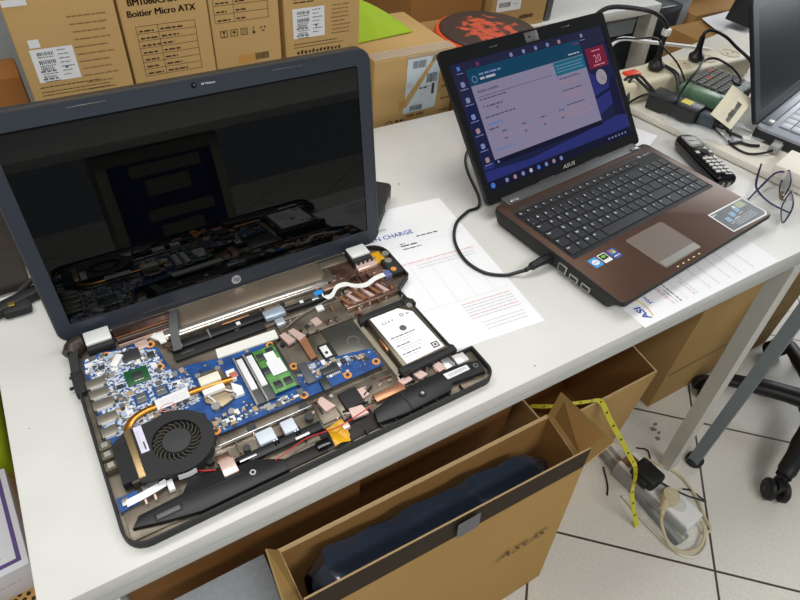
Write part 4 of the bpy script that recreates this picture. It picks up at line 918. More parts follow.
# ------------------------------------------------------------------ cordless handset
ax = Vector((1.152-1.106, .30-.165, 0)); 
t = thing('cordless_handset', 'black cordless phone handset with pale keys beside the brown laptop', 'phone', frame((1.112, .168, TZ), (ax.y, -ax.x, 0), (ax.x, ax.y, 0)) @ T(.002, .152, 0) @ Matrix.Scale(.93, 4) @ T(0, -.152, 0))
PO = round_poly([(-.021, -.008), (.021, -.008), (.025, .07), (.023, .152), (-.023, .152), (-.025, .07)], [.006, .006, .02, .018, .018, .02], 6)
m = MB(); n = len(PO); L = [(offset_poly(PO, -.012), .0), (offset_poly(PO, -.005), .004), (offset_poly(PO, -.001), .012), (PO, .019), (offset_poly(PO, -.0015), .025), (offset_poly(PO, -.005), .0288), (offset_poly(PO, -.009), .03)]
m.add([(x, y, z) for P_, z in L for x, y in P_], [tuple(range(n))[::-1], tuple(range(6*n, 7*n))]+[(i+k*n, (i+1) % n+k*n, (i+1) % n+(k+1)*n, i+(k+1)*n) for k in range(6) for i in range(n)], BLACKG); m.build('body', t)
m = MB(); m.prism(rrect(-.017, .017, .098, .14, .006), .029, .0306, mat('handset screen frame', (88, 76, 68), .3)); m.prism(rrect(-.013, .013, .105, .134, .002), .0306, .031, mat('handset screen', (112, 116, 108), .2)); m.words(-.01, .009, .118, .003, INK, .0311); m.build('screen', t)
for r in range(5):
    for c in range(3):
        m = MB(); m.prism(rrect(-.0165+.0115*c, -.0075+.0115*c, .008+.0112*r, .0145+.0112*r, .002), .0295, .0318, mat('handset key', (206, 204, 200), .45)); m.build('key', t)
m = MB(); m.prism(circle(0, .079, .008, 20), .0295, .0322, BLACKM); m.box(-.018, -.01, .075, .083, .0295, .0315, MATS['handset key'], .001); m.box(.01, .018, .075, .083, .0295, .0315, MATS['handset key'], .001); m.build('navigation_key', t)
m = MB(); m.box(-.008, -.004, -.0086, -.0076, .01, .018, SILVERM); m.box(.004, .008, -.0086, -.0076, .01, .018, SILVERM); m.build('charging_contacts', t)

# ------------------------------------------------------------------ spectacles
GZ = TZ+.002
t = thing('eyeglasses', 'thin dark framed eyeglasses lying upside down by the desk edge', 'glasses', T(1.17, .09, TZ))
g = lambda p: (p[0]-1.17, p[1]-.09, p[2]-TZ)
FR = mat('dark violet frame', (52, 46, 84), .3, metal=.3)
fx = Vector((.8, .6, 0))
def rim(c0, c1):
    m = MB(); o = Vector((1.113, .052, TZ)); pts = []
    w = c1-c0
    for k in range(20):
        a = 2*PI*k/20; ca, sa = math.cos(a), math.sin(a)
        px = (c0+c1)/2+w/2*math.copysign(abs(ca)**.6, ca); pz = .022+.019*math.copysign(abs(sa)**.6, sa)
        pts.append(g(o+fx*px+Vector((0, 0, pz))))
    m.tube(pts, .0014, FR, n=6, smooth=2, closed=True); m.build('lens_rim', t)
    l = MB(); l.add(pts+[Vector(p)+Vector((.0006, -.0009, 0)) for p in pts], [tuple(range(20)), tuple(range(20, 40))]+[(i, (i+1) % 20, (i+1) % 20+20, i+20) for i in range(20)], mat('lens glass', (235, 240, 245), .02, trans=1., spec=.6)); l.build('lens', t)
rim(.003, .061); rim(.077, .135)
m = MB(); o = Vector((1.113, .052, TZ)); m.tube([g(o+fx*.061+Vector((0, 0, .018))), g(o+fx*.069+Vector((-.003, .003, .014))), g(o+fx*.077+Vector((0, 0, .018)))], .0014, mat('nose metal', (128, 112, 92), .35, metal=.5), n=6); m.cyl(g(o+fx*.064+Vector((-.006, .006, .02))), g(o+fx*.065+Vector((-.006, .004, .026))), .003, MATS['nose metal'], n=8); m.cyl(g(o+fx*.074+Vector((-.006, .006, .02))), g(o+fx*.073+Vector((-.006, .004, .026))), .003, MATS['nose metal'], n=8); m.build('bridge', t)
m = MB(); m.tube([g((1.114, .053, TZ+.03)), g((1.116, .09, TZ+.026)), g((1.128, .122, TZ+.026)), g((1.14, .137, TZ+.032)), g((1.16, .153, TZ+.052))], [.0014, .0016, .0018, .002, .0016], FR, n=6); m.build('temple', t)
m = MB(); m.tube([g((1.220, .133, TZ+.03)), g((1.212, .14, TZ+.03)), g((1.198, .143, TZ+.024)), g((1.166, .137, TZ+.014)), g((1.128, .129, TZ+.004))], [.0014, .0016, .0018, .002, .0016], FR, n=6); m.build('temple', t)

# ------------------------------------------------------------------ third laptop on the side desk
L3 = T(1.297, .25, TZ2) @ rz(math.radians(14.8))
t3 = thing('grey_laptop', 'grey laptop with a dark screen at the right edge of the photo', 'laptop', L3)
m = MB(); B3 = rrect(0, .36, -.24, .008, .012, 5); m.prism(B3, .003, .021, BLACKM, bev=.002); m.prism(offset_poly(B3, -.001), .02, .026, mat('silver deck', (168, 174, 182), .35, metal=.4), bev=.0015)
for x, y in ((.03, -.03), (.33, -.03), (.03, -.21), (.33, -.21)): m.cyl((x, y, 0), (x, y, .0034), .006, RUBBER, n=12)
m.build('base', t3)
m = MB(); m.prism(rrect(.03, .35, -.13, -.022, .004), .0258, .0264, mat('silver keyboard bed', (90, 96, 104), .4)); m.build('keyboard_bed', t3)
k0 = None
for r in range(5):
    for c in range(12):
        m = MB(); x = .032+.0262*c; y = -.127+.0208*r
        m.box(x, x+.0245, y, y+.019, .0262, .029, mat('silver key', (172, 178, 186), .4), .0012)
        m.build('key', t3)
m = MB(); m.box(.02, .34, -.012, .006, .0258, .03, mat('hinge strip grey', (110, 116, 122), .35, metal=.4), .002); m.box(.02, .036, -.014, -.004, .029, .033, SILVERM, .001); m.build('hinge_strip', t3)
a3 = math.radians(27)
LM3 = T(0, .006, .026) @ Matrix(((1, 0, 0, 0), (0, math.sin(a3), -math.cos(a3), 0), (0, math.cos(a3), math.sin(a3), 0), (0, 0, 0, 1)))
L3O = rrect(-.002, .362, 0, .226, .012, 6); L3I = round_poly([(.022, .02), (.342, .02), (.342, .205), (.022, .205)], [.001]*4, 6)
m = MB(); m.ring(L3O, L3I, -.003, 0, mat('third bezel', (40, 42, 48), .35)); m.prism(L3O, -.008, -.003, BLACK); ld = m.build('screen_lid', t3, LM3)
m = MB(); m.prism(offset_poly(L3I, .0003), -.003, -.0022, mat('dim lcd', (26, 28, 36), .25, spec=.14)); m.build('lcd_panel', ld)
m = MB(); m.box(-.002, .004, -.05, -.034, .008, .016, SILVERM, .001); m.build('side_port', t3)
t = thing('video_plug', 'grey plug with thin cable in the left side of grey laptop', 'plug', L3 @ T(-.02, -.045, .0))
m = MB(); m.box(-.012, .014, -.009, .009, .002, .017, mat('plug grey', (150, 152, 150), .4), .003); m.build('body', t)
m = MB(); m.tube([(-.012, 0, .009), (-.03, .01, .005), (-.05, .03, .003), (-.045, .06, .003), (-.02, .1, .004), (-.016, .14, .02)], .0022, CABLE); m.build('cord', t)
m = MB(); m.box(-.05, .03, -.10, .06, 0, .022, mat('white card box', (238, 230, 218), .6), .003)
tag(m.build('white_box', None, T(1.275, .108, TZ2+.0005) @ rz(math.radians(14))), 'flat white box on the side desk in front of the grey laptop', 'box')

# ------------------------------------------------------------------ power strip and adapters on the side desk
SM = T(1.145, .488, TZ2) @ rz(math.radians(-.8))
t = thing('power_strip', 'cream power strip with a red switch on the side desk', 'power strip', SM)
m = MB(); m.box(0, .40, -.034, .034, 0, .045, CREAM, .008, seg=3)
for k in range(4):
    x = .112+.08*k; m.ring(circle(x, 0, .0225, 24), circle(x, 0, .0195, 24), .045, .0462, CREAM); m.prism(circle(x, 0, .0195, 24), .0448, .0452, BEIGE)
    for s in (-1, 1): m.cyl((x+.0095*s, 0, .0452), (x+.0095*s, 0, .0456), .0025, CHIP, n=10)
m.build('housing', t)
m = MB(); m.box(.03, .066, -.006, .014, .044, .05, mat('switch red', (232, 70, 34), .35), .002); part_label(m.build('switch', t), 'red switch')
def plug_on(x, label, pts, r=.0042):
    p = thing('power_plug', label, 'plug', SM @ T(x, 0, .0485))
    m = MB(); m.lathe([(.014, 0), (.016, .003), (.016, .010), (.0095, .016), (.0065, .024), (.0058, .045), (.0045, .052)], CABLE, Matrix.Rotation(math.radians(-8), 4, 'Y') , n=18); m.build('body', p)
    i = (SM @ T(x, 0, .0485)).inverted()
    m = MB(); m.tube([i @ Vector(q) for q in pts], r, CABLE, n=8, smooth=8); m.build('cord', p)
    return p
p1 = plug_on(.112, 'tall black plug standing nearest the red switch', [(1.2505, .486, .850), (1.250, .486, .87), (1.243, .488, .893), (1.217, .492, .912), (1.182, .50, .924), (1.13, .535, .924), (1.105, .55, .905), (1.085, .56, .86), (1.07, .555, .80), (1.06, .54, TZ+.006)])
m = MB(); m.box(-.007, .007, -.007, .007, 0, .014, WHITE, .002); m.build('cord_label', p1, (SM @ T(.112, 0, .0485)).inverted() @ T(1.2495, .4865, .872))
plug_on(.235, 'low black plug in the middle of the cream power strip', [(1.3735, .485, .851), (1.377, .485, .862), (1.395, .48, .864), (1.425, .465, .852), (1.445, .445, .835), (1.455, .41, .82), (1.455, .38, .80), (1.44, .36, .775), (1.41, .35, .762)], .0034)
m = MB(); m.tube([(1.10, .515, TZ+.004), (1.135, .528, .79), (1.16, .54, .835), (1.18, .541, .852), (1.215, .541, .85), (1.27, .543, .836), (1.377, .546, .812), (1.50, .545, .785), (1.56, .53, .768), (1.64, .52, .7595)], .0042, CABLEW, smooth=8)
tag(m.build('white_cable'), 'thick white cable arching behind the cream power strip', 'cable')
# laptop adapter
ADM = frame((1.206, .386, TZ2), (1.222-1.198, .343-.432, 0))
t = thing('laptop_adapter', 'black laptop adapter with a yellow sticker in front of the power strip', 'adapter', ADM)
m = MB(); m.box(-.05, .052, -.004, .045, .001, .032, mat('adapter black', (40, 42, 46), .32), .003); m.build('body', t)
m = MB(); m.box(.01, .03, .012, .034, .0322, .0326, mat('yellow sticker', (222, 206, 90), .5)); m.build('yellow_sticker', t)
m = MB(); m.box(-.048, .05, -.0044, -.0038, .004, .028, mat('adapter label', (46, 46, 46), .5)); m.build('spec_label', t)
t = thing('mains_connector', 'grey mains connector plugged into the end of laptop adapter', 'plug', ADM @ T(.056, .02, .0))
m = MB(); m.box(-.003, .03, -.013, .013, .004, .028, mat('connector grey', (70, 78, 84), .35), .004); m.tube([(.03, 0, .016), (.042, .001, .015), (.055, .004, .013)], [.008, .006, .004], CABLE); m.build('body', t)
i = (ADM @ T(.056, .02, .0)).inverted()
m = MB(); m.tube([(.055, .004, .013)]+[i @ Vector(q) for q in [(1.262, .285, TZ2+.006), (1.272, .262, TZ2+.004), (1.252, .25, TZ2+.004), (1.232, .255, TZ2+.004), (1.236, .262, TZ2+.004), (1.25, .255, TZ2+.004), (1.262, .235, TZ2+.004), (1.278, .225, TZ2+.004)]], .0028, CABLE, smooth=6); m.build('cord', t)
m = MB(); m.tube([(1.13, .455, TZ+.004), (1.16, .42, TZ2+.04), (1.185, .385, TZ2+.0365), (1.205, .378, TZ2+.0365), (1.225, .39, TZ2+.044), (1.262, .405, TZ2+.06), (1.30, .42, TZ2+.068), (1.34, .44, TZ2+.07), (1.37, .435, TZ2+.072), (1.38, .40, TZ2+.066), (1.36, .36, TZ2+.062), (1.335, .345, TZ2+.06), (1.335, .36, TZ2+.062), (1.36, .375, TZ2+.062)], .0024, CABLE, smooth=8)
tag(m.build('adapter_cord'), 'thin black cord curving over the green label maker', 'cable')
m = MB(); m.tube([(1.145, .45, TZ2+.004), (1.155, .475, TZ2+.04), (1.168, .468, TZ2+.055), (1.175, .445, TZ2+.048), (1.182, .425, TZ2+.039), (1.19, .41, TZ2+.0365)], .003, CABLE, smooth=8); m.tube([(1.15, .44, TZ2+.004), (1.16, .465, TZ2+.045), (1.172, .458, TZ2+.06), (1.18, .435, TZ2+.05), (1.188, .42, TZ2+.039)], .003, CABLE, smooth=8)
tag(m.build('cable_loop'), 'black cable loop beside the screen of the brown laptop', 'cable')
m = MB(); m.tube([(1.13, .575, TZ+.003), (1.135, .55, TZ2+.06), (1.145, .52, TZ2+.11), (1.165, .48, TZ2+.125), (1.20, .47, TZ2+.125), (1.24, .475, TZ2+.10), (1.285, .462, TZ2+.066), (1.298, .442, TZ2+.04), (1.29, .42, TZ2+.02)], .0018, CABLE, smooth=8)
tag(m.build('thin_cable'), 'thin black cable looped over the cream power strip', 'cable')
m = MB(); m.tube([(1.285, .50, TZ2+.048), (1.275, .455, TZ2+.05), (1.262, .43, TZ2+.044), (1.25, .415, TZ2+.036)], .0022, CABLE, smooth=8); m.tube([(1.292, .50, TZ2+.048), (1.283, .455, TZ2+.05), (1.27, .43, TZ2+.042), (1.262, .41, TZ2+.003)], .0022, CABLE, smooth=8)
tag(m.build('twin_cable'), 'twin black cable draped across the power strip to the adapter', 'cable')
# green label maker
GM = frame((1.335, .391, TZ2), (math.cos(.24), math.sin(.24), 0))
t = thing('label_maker', 'green and black handheld label maker with small dark keys', 'label maker', GM)
m = MB(); m.box(-.065, .082, -.05, .05, 0, .024, BLACKM, .006, seg=3); m.build('underside', t)
m = MB(); m.prism(rrect(-.068, .084, -.052, .052, .012), .022, .040, mat('green housing', (86, 118, 92), .4), bev=.006); m.build('housing', t)
m = MB(); m.prism(rrect(-.03, .08, -.03, .05, .006), .0395, .0412, mat('key panel', (58, 62, 56), .5)); m.build('key_panel', t)
for r in range(5):
    for c in range(8):
        m = MB(); x = -.026+.0132*c; y = -.026+.0148*r
        m.box(x, x+.0108, y, y+.0112, .041, .0436, mat('label maker key red', (190, 80, 60), .5) if (r, c) in ((3, 3), (4, 6)) else mat('label maker key', (112, 112, 106), .5), .001); m.build('key', t)
m = MB(); m.box(-.062, -.034, -.036, .044, .0395, .0415, mat('green lcd cover', (120, 146, 118), .25), .001); m.build('display', t)
# tag with barcode
rx = (Rv*22+Uv*29).normalized(); ry = (Uv*12-Rv*22).normalized()
t = thing('paper_tag', 'cream paper tag with printed characters propped up among cables before grey laptop', 'label', frame((1.262, .30, .805), rx, ry))
m = MB(); m.sheet(lambda u, v: (-.035+.07*u, -.024+.048*v, .003*math.sin(PI*u)), 8, 2, mat('cream paper', (226, 218, 194), .7), .0005)
m.rect(-.030, .026, .004, .0046, .0035, INKF); m.rect(-.030, .016, .0085, .0090, .0035, INKF)
x = -.028
for k in range(16):
    w = random.uniform(.0012, .0026); m.rect(x, x+w, -.012, -.003+random.uniform(-.002, .002), .0036, INK); x += w+random.uniform(.0006, .0014)
m.build('card', t)
m = MB(); i = frame((1.262, .30, .805), rx, ry).inverted(); m.tube([(-.033, -.018, -.001)]+[i @ Vector(q) for q in [(1.262, .285, .775), (1.258, .275, TZ2+.004), (1.25, .262, TZ2+.004)]], .0018, CABLE); m.build('cord', t)
m = MB()
m.sheet(lambda u, v: (1.165+.15*u+.03*v, .30+.11*v-.05*u, TZ2+.002+.008*abs(math.sin(7*u+5*v)*math.cos(6*v))), 14, 10, mat('clear bag', (225, 230, 238), .08, alpha=.2), .0005)
tag(m.build('plastic_bag', None, T(-.01, -.02, .0)), 'clear plastic bag lying flat between adapter and handset', 'bag')

# ------------------------------------------------------------------ under the desk
def open_box(name, label, lo, hi, z1, ms, flaps, wall=.004):
    """open carton: lo / hi are the four floor / rim corners (front-left, front-right, back-right, back-left)"""
    cx = sum(p[0] for p in lo)/4; cy = sum(p[1] for p in lo)/4
    t = thing(name, label, 'box', T(cx, cy, 0))
    lo = [Vector((p[0]-cx, p[1]-cy, 0.001)) for p in lo]; hi = [Vector((p[0]-cx, p[1]-cy, p[2] if len(p) > 2 else z1)) for p in hi]
    c = sum((hi[i]+lo[i] for i in range(4)), Vector())/8
    ins = lambda p: p+Vector((wall if p.x < 0 else -wall, wall if p.y < 0 else -wall, 0))
    li = [ins(p)+Vector((0, 0, wall)) for p in lo]; hi_i = [ins(p) for p in hi]
    m = MB()
    V = lo+hi+li+hi_i
    m.add(V, [(3, 2, 1, 0)]+[(i, (i+1) % 4, (i+1) % 4+4, i+4) for i in range(4)], ms)
    m.add(V, [(8, 9, 10, 11)]+[((i+1) % 4+8, i+8, i+12, (i+1) % 4+12) for i in range(4)], CARDIN)
    m.add(V, [(i+4, (i+1) % 4+4, (i+1) % 4+12, i+12) for i in range(4)], CARDEDGE)
    m.raw = True
    m.build('body', t, smooth=False)
    for i, tip0, tip1, mo, mi_ in flaps:
        a, b = hi[i], hi[(i+1) % 4]
        p, q = Vector((tip0[0]-cx, tip0[1]-cy, tip0[2])), Vector((tip1[0]-cx, tip1[1]-cy, tip1[2]))
        n = (b-a).cross(p-a).normalized()*wall*.8
        f = MB(); f.add([a, b, q, p, a-n, b-n, q-n, p-n], [(0, 1, 2, 3)], mo); f.add([a, b, q, p, a-n, b-n, q-n, p-n], [(7, 6, 5, 4)], mi_); f.add([a, b, q, p, a-n, b-n, q-n, p-n], [(0, 4, 5, 1), (1, 5, 6, 2), (2, 6, 7, 3), (3, 7, 4, 0)], CARDEDGE); f.raw = True
        f.build('flap', t, smooth=False)
    return t, cx, cy
DARKP = mat('dark printed band', (62, 52, 42), .8, spec=.2)
CB = mat('cardboard laptop carton', (184, 148, 90), .85, spec=.2, var=.05, scale=4)
bx, cx, cy = open_box('laptop_carton', 'open narrow brown carton on the floor holding a laptop in black plastic',
    [(.235, -.045), (.735, -.045), (.745, .075), (.235, .075)], [(.232, -.006, .398), (.762, -.006), (.778, .108), (.232, .104, .388)], .368, CB,
    [(0, (.232, -.0, .45), (.768, -.0, .414), DARKP, CARDIN), (1, (.812, -.012, .418), (.80, .115, .418), CARDIN, CB), (2, (.755, .128, .29), (.25, .124, .31), CARD2, CARDIN), (3, (.215, .106, .41), (.206, .0, .41), CARDIN, CB)])
# print on the leaning front face
u = Vector((.5, 0, 0)).normalized(); v = Vector((.01, .037, .372)).normalized()
FL = frame((.235-cx, -.0455-cy, .001), u, v)
m = MB(); m.raw = True
m.text('ASUS', .029, mat('logo print', (92, 70, 50), .8), FL @ T(.352, .20, .0012), sx=1.75, shear=.3); m.rect(.245, .288, .392, .432, .0052, mat('grey tape', (96, 96, 104), .4), FL)
m.build('printed_logo', bx, smooth=False)
def bag_mesh(m):
    ft = mat('black bag film', (56, 67, 84), .17, spec=1., bump=.9, bscale=22)
    N = 44; vs = []
    for k in range(N+1):
        x = -.232+.464*k/N; e = min(1, min(k, N-k)/3)
        for j in range(16):
            a = 2*PI*j/16; y = .042*math.copysign(abs(math.cos(a))**.5, math.cos(a))*(.45+.55*e); z = .5*(1+math.copysign(abs(math.sin(a))**.4, math.sin(a)))*(.375-.02*(1-e))
            w = (.0022*math.sin(31*x+2.3*math.sin(13*x)+j*1.1)+.0014*math.sin(90*x+j*2))*(1 if z > .2 else .3)
            vs.append((x+.004*math.sin(j*2.1+k), y+w*.5, z*(1.045-.09*(x+.238)/.476)+(w if z > .3 else 0)))
    fs = [(k*16+j, k*16+(j+1) % 16, k*16+16+(j+1) % 16, k*16+16+j) for k in range(N) for j in range(16)]+[tuple(range(16))[::-1], tuple(range(N*16, N*16+16))]
    m.add(vs, fs, ft)
m = MB()
bag_mesh(m)
tag(m.build('bagged_laptop', None, T(.492, .012, .008) @ Matrix.Rotation(math.radians(-5.5), 4, 'X')), 'laptop wrapped in shiny black plastic standing in the open narrow carton', 'laptop')

carton('grey_case', 'flat grey case top with a dark scribble under the left of the desk', .058, .216, -.02, .128, 0, .352, mat('grey foam', (176, 186, 192), .7, var=.08, scale=120), tape=False)
mk = [o for o in bpy.data.objects if o.name.startswith('grey_case')][0]
m = MB(); m.tube([(.0, -.03, .3525), (.015, -.002, .3525), (.02, .012, .3525)], .002, INK); m.tube([(.005, .008, .3525), (.02, -.01, .3525), (.04, -.022, .3525)], .0016, INK); m.tube([(.02, .012, .3525), (.03, .004, .3525)], .0014, INK); m.build('scribble', mk)
t, cx, cy = open_box('open_crate', 'open brown carton with yellow tape hanging over its rim', [(.80, .118), (1.108, .118), (1.135, .36), (.80, .36)], [(.80, .113), (1.118, .112), (1.145, .36), (.80, .36)], .30, CARD, [(2, (1.145, .375, .36), (.8, .375, .36), CARD2, CARD2)])
carton('flat_carton', 'large closed carton standing on the floor behind the desk leg', 1.285, 1.80, .156, .46, 0, .55, CARD, tape=False)
mk = [o for o in bpy.data.objects if o.name.startswith('flat_carton')][0]
m = MB(); m.box(-.2575, .2575, -.1556, -.1552, .137, .1385, PRINT); m.build('seam_line', mk)
carton('stored_carton', 'dark carton stored deep under the middle of the desk', .42, .785, .20, .55, 0, .46, CARD3, tape=False)
carton('stored_carton', 'dark carton stored deep under the left of the desk', .02, .41, .17, .55, 0, .55, CARD3, tape=False)
m = MB(); m.box(-.12, .12, -.09, .09, 0, .07, BLACKM, .01)
tag(m.build('black_device', None, T(.60, .33, .461)), 'black device on the dark carton deep under the desk', 'device')

# left of the desk
LB2 = T(-.07, .224, 0) @ rz(math.radians(4))
t = thing('white_carton', 'white carton with a purple border line beside the left desk edge', 'box', LB2)
m = MB(); m.box(-.26, 0, 0, .17, .3855, .45, mat('white coated card', (226, 226, 230), .5), .002); m.build('body', t)
PUR = mat('purple print', (92, 70, 130), .5)
m = MB(); m.box(-.25, -.008, .01, .0155, .4495, .4508, PUR); m.box(-.0135, -.008, .0155, .165, .4495, .4508, PUR); 
for k in range(3): m.words(-.12, -.03-.02*k, .024+.012*k, .0025, INKF, .4509)
m.words(-.10, -.02, 0, .003, INKF, 0, frame((0, -.0008, .42), (1, 0, 0), (0, 0, 1))); m.build('printing', t)
carton('plain_carton', 'tan carton with punched holes under the white purple lined carton', -.40, -.052, .19, .62, 0, .385, mat('tan carton', (206, 162, 96), .8, var=.05), tape=False)
mk = [o for o in bpy.data.objects if o.name.startswith('plain_carton')][0]
m = MB()
for r in range(3):
    for c in range(4): m.prism(circle(.100+.011*c+.005*(r % 2), -.195+.010*r-.004*c, .003, 12), .385, .3856, PRINT)
m.build('punched_holes', mk)
t = thing('green_bag', 'lime green bag beside the left desk edge behind the white carton', 'bag', T(-.13, .50, 0))
m = MB(); m.box(-.10, .055, -.10, .12, .386, .47, mat('lime bag', (168, 200, 36), .55, var=.1, scale=12), .03, seg=4); m.build('body', t)
m = MB(); m.box(-.09, .06, .13, .2, .3015, .52, mat('blue grey box', (120, 130, 150), .6), .004)
tag(m.build('blue_grey_box', None, T(-.13, .50, 0)), 'blue grey box at the left desk edge behind the green bag', 'box')
carton('support_carton', 'carton on the floor under the blue grey box', -.33, -.06, .63, .69, 0, .30, CARD3, tape=False)

# floor: power strip, trunking, plugs, tape
FS = frame((1.10, -.137, 0), (1.082-1.10, .061+.137, 0))
t = thing('trunking', 'grey plastic cable trunking lying on the floor tiles', 'trunking', frame((1.066, -.148, 0), (1.076-1.066, .112+.148, 0)))
m = MB(); m.box(0, .30, -.018, .018, 0, .022, mat('trunking grey', (142, 146, 146), .45), .004); m.box(.0, .30, -.003, .003, .0215, .0225, BEIGE); m.build('body', t)
t = thing('floor_power_strip', 'white power strip on the floor beside the desk leg', 'power strip', FS)
m = MB(); m.box(0, .20, -.030, .030, .0, .055, WHITE, .006, seg=3); m.box(.0, .20, .030, .0335, .0, .048, mat('strip side grey', (168, 170, 168), .4), .002)
for k in range(3): m.prism(circle(.05+.05*k, 0, .019, 20), .0548, .0556, mat('socket grey', (214, 214, 210), .4))
m.build('housing', t)
m = MB(); m.box(.172, .198, -.014, .022, .054, .056, mat('brown patch', (122, 88, 58), .6)); m.build('brown_sticker', t)
t = thing('black_adapter', 'black plug-in adapter on the white floor power strip', 'adapter', FS @ T(.135, .012, .057))
m = MB(); m.box(-.032, .032, -.024, .026, 0, .034, RUBBER, .009, seg=3); m.box(-.02, .02, -.0, .035, .004, .024, RUBBER, .006); m.build('body', t)
i = (FS @ T(.135, .012, .057)).inverted()
m = MB(); m.tube([(-.03, -.012, .012)]+[i @ Vector(q) for q in [(1.105, -.05, .062), (1.125, -.085, .062), (1.15, -.10, .05), (1.185, -.11, .02), (1.195, -.09, .004), (1.19, -.07, .004), (1.17, -.06, .012)]], .0022, CABLE, smooth=7); m.build('cord', t)
t = thing('beige_plug', 'beige round mains plug on the white floor power strip', 'plug', FS @ T(.07, .012, .057))
m = MB(); m.lathe([(.017, 0), (.021, .004), (.021, .018), (.018, .024), (.0, .025)], BEIGE); m.box(-.013, .013, -.002, .002, .0245, .0256, CREAM); m.tube([(0, .012, .012), (-.006, .03, .01), (-.016, .046, .004)], [.010, .009, .005], BEIGE, n=10); m.build('body', t)
i = (FS @ T(.07, .012, .057)).inverted()
m = MB(); m.tube([(-.016, .046, .004)]+[i @ Vector(q) for q in [(1.035, -.10, .04), (1.032, -.14, .012), (1.05, -.168, .013), (1.085, -.176, .014), (1.115, -.166, .014), (1.135, -.15, .014), (1.13, -.139, .025)]], .0038, BEIGE, smooth=7); m.build('cord', t)
m = MB(); m.tube([(1.03, .0, .005), (1.028, -.08, .005), (1.04, -.16, .005), (1.07, -.186, .005), (1.11, -.18, .005), (1.14, -.155, .006)], .0034, mat('pale cable', (222, 218, 204), .35), smooth=7); m.tube([(1.155, .05, .0045), (1.195, -.02, .0045), (1.19, -.08, .0045), (1.165, -.13, .0045), (1.15, -.16, .0045), (1.125, -.155, .005)], .0034, BEIGE, smooth=7)
tag(m.build('beige_cable'), 'beige cable coiled around the end of the white floor power strip', 'cable')
m = MB(); m.tube([(1.045, .08, .003), (1.02, .04, .003), (1.0, .02, .003)], .002, CABLE, smooth=5); m.tube([(1.16, .08, .003), (1.18, .06, .003), (1.16, .03, .003)], .002, CABLE, smooth=5)
tag(m.build('black_wire'), 'short black wire on the floor tiles near the grey trunking', 'cable')
YT = mat('yellow strap', (212, 204, 56), .5)
t = thing('measuring_tape', 'yellow measuring tape draped over the open carton rim to the floor', 'tape measure', T(.93, .11, .30))
pt = lambda p: (p[0]-.93, p[1]-.11, p[2]-.30)
TP = [(.82, .185, .275), (.845, .155, .295), (.872, .138, .306), (.91, .122, .309), (.937, .108, .310), (.962, .086, .26), (1.0, .06, .19), (1.036, .033, .122), (1.040, .016, .106), (1.021, -.004, .103), (.999, -.022, .09), (.999, -.044, .05), (1.004, -.071, .004)]
m = MB(); m.ribbon([pt(p) for p in TP],   .012, YT, .0008, smooth=6, wdir=(.8, .05, .45)); 
P = smooth_path([pt(p) for p in TP], 6)
for k in range(4, len(P)-3, 4): m.ribbon([P[k]+Vector((-.0004, -.0008, .0008)), P[k+1]*.35+P[k]*.65+Vector((-.0004, -.0008, .0008))], .005, PRINT, .0008, smooth=0, wdir=(.8, .05, .45))
m.build('band', t)
m = MB()
for x, y, r in ((1.245, .10, .010), (1.262, .108, .007), (1.25, .085, .006), (1.233, .075, .008)): m.prism([(x+r*math.cos(a)*random.uniform(.5, 1.2), y+r*math.sin(a)*random.uniform(.4, 1)) for a in [2*PI*k/9 for k in range(9)]], .0002, .0008, mat('floor stain', (140, 132, 124), .8))
struct(m.build('trim_1'))

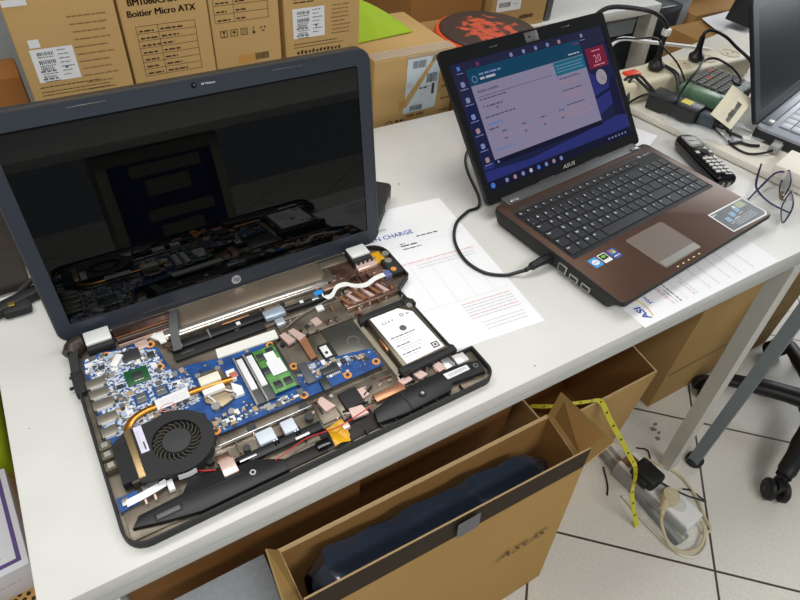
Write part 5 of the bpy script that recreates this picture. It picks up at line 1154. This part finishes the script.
# ------------------------------------------------------------------ office chair base
t = thing('office_chair', 'black office chair base with casters at the right edge of the floor', 'chair', T(1.61, -.096, 0))
m = MB(); m.lathe([(.045, .07), (.05, .075), (.05, .15), (.03, .16), (.03, .42), (.024, .43)], BLACK); m.build('column', t)
m = MB(); m.prism(rrect(-.12, .3, -.28, .14, .07), .44, .48, BLACKM, bev=.012); m.build('seat', t)
for k in range(5):
    ang = math.radians(195.7)-2*PI*k/5
    M = rz(ang)
    m = MB(); m.tube([(.03, 0, .105), (.12, 0, .098), (.22, 0, .078), (.255, 0, .07)], [.028, .026, .021, .018], BLACK, M, n=12, smooth=3, flat=.75); m.cyl((.25, 0, .075), (.25, 0, .05), .011, RUBBER, M=M); leg = m.build('leg', t)
    m = MB(); MC = M @ T(.255, 0, 0) @ rz(.6)
    for s in (-1, 1): m.lathe([(.012, .007), (.024, .008), (.0275, .012), (.0275, .02), (.022, .025), (.0, .026)] if s > 0 else [(.0, -.026), (.022, -.025), (.0275, -.02), (.0275, -.012), (.024, -.008), (.012, -.007)], RUBBER, MC @ T(.012, 0, .0278) @ Matrix.Rotation(PI/2, 4, 'X'), n=20)
    m.box(-.012, .026, -.008, .008, .03, .058, BLACK, .004, M=MC); m.cyl((.012, -.027, .0278), (.012, .027, .0278), .006, CHIP, M=MC, n=10); m.build('caster', leg)

# ------------------------------------------------------------------ light: ceiling tubes, daylight from the right, on-camera flash
def area(name, loc, target, sx, sy, power, col):
    l = bpy.data.lights.new(name, 'AREA'); l.shape = 'RECTANGLE'; l.size = sx; l.size_y = sy; l.energy = power; l.color = col
    o = bpy.data.objects.new(name, l); COL.objects.link(o); o.location = loc
    o.rotation_euler = (Vector(target)-Vector(loc)).to_track_quat('-Z', 'Y').to_euler(); return o
area('ceiling_light', (.2, .6, 2.6), (.2, .6, 0), 2.4, .5, 23, (1, .985, .95))
area('ceiling_light', (1.0, -1.7, 2.6), (1.0, -1.5, 0), 2.0, .5, 35, (1, .985, .95))
area('window_light', (4.2, .9, 1.8), (1.0, .3, .6), 2.2, 1.6, 42, (.94, .97, 1))
f = bpy.data.lights.new('camera_flash', 'POINT'); f.energy = 8.5; f.shadow_soft_size = .02; f.color = (1, .99, .97)
fo = bpy.data.objects.new('camera_flash', f); COL.objects.link(fo); fo.location = (.16, -.30, 1.40)
w = bpy.data.worlds.new('world'); SC.world = w; w.use_nodes = True
w.node_tree.nodes['Background'].inputs['Color'].default_value = (.80, .84, .88, 1); w.node_tree.nodes['Background'].inputs['Strength'].default_value = .25
vs = SC.view_settings; vs.view_transform = 'Standard'; vs.look = 'None'; vs.exposure = 0; vs.gamma = 1; vs.use_curve_mapping = False
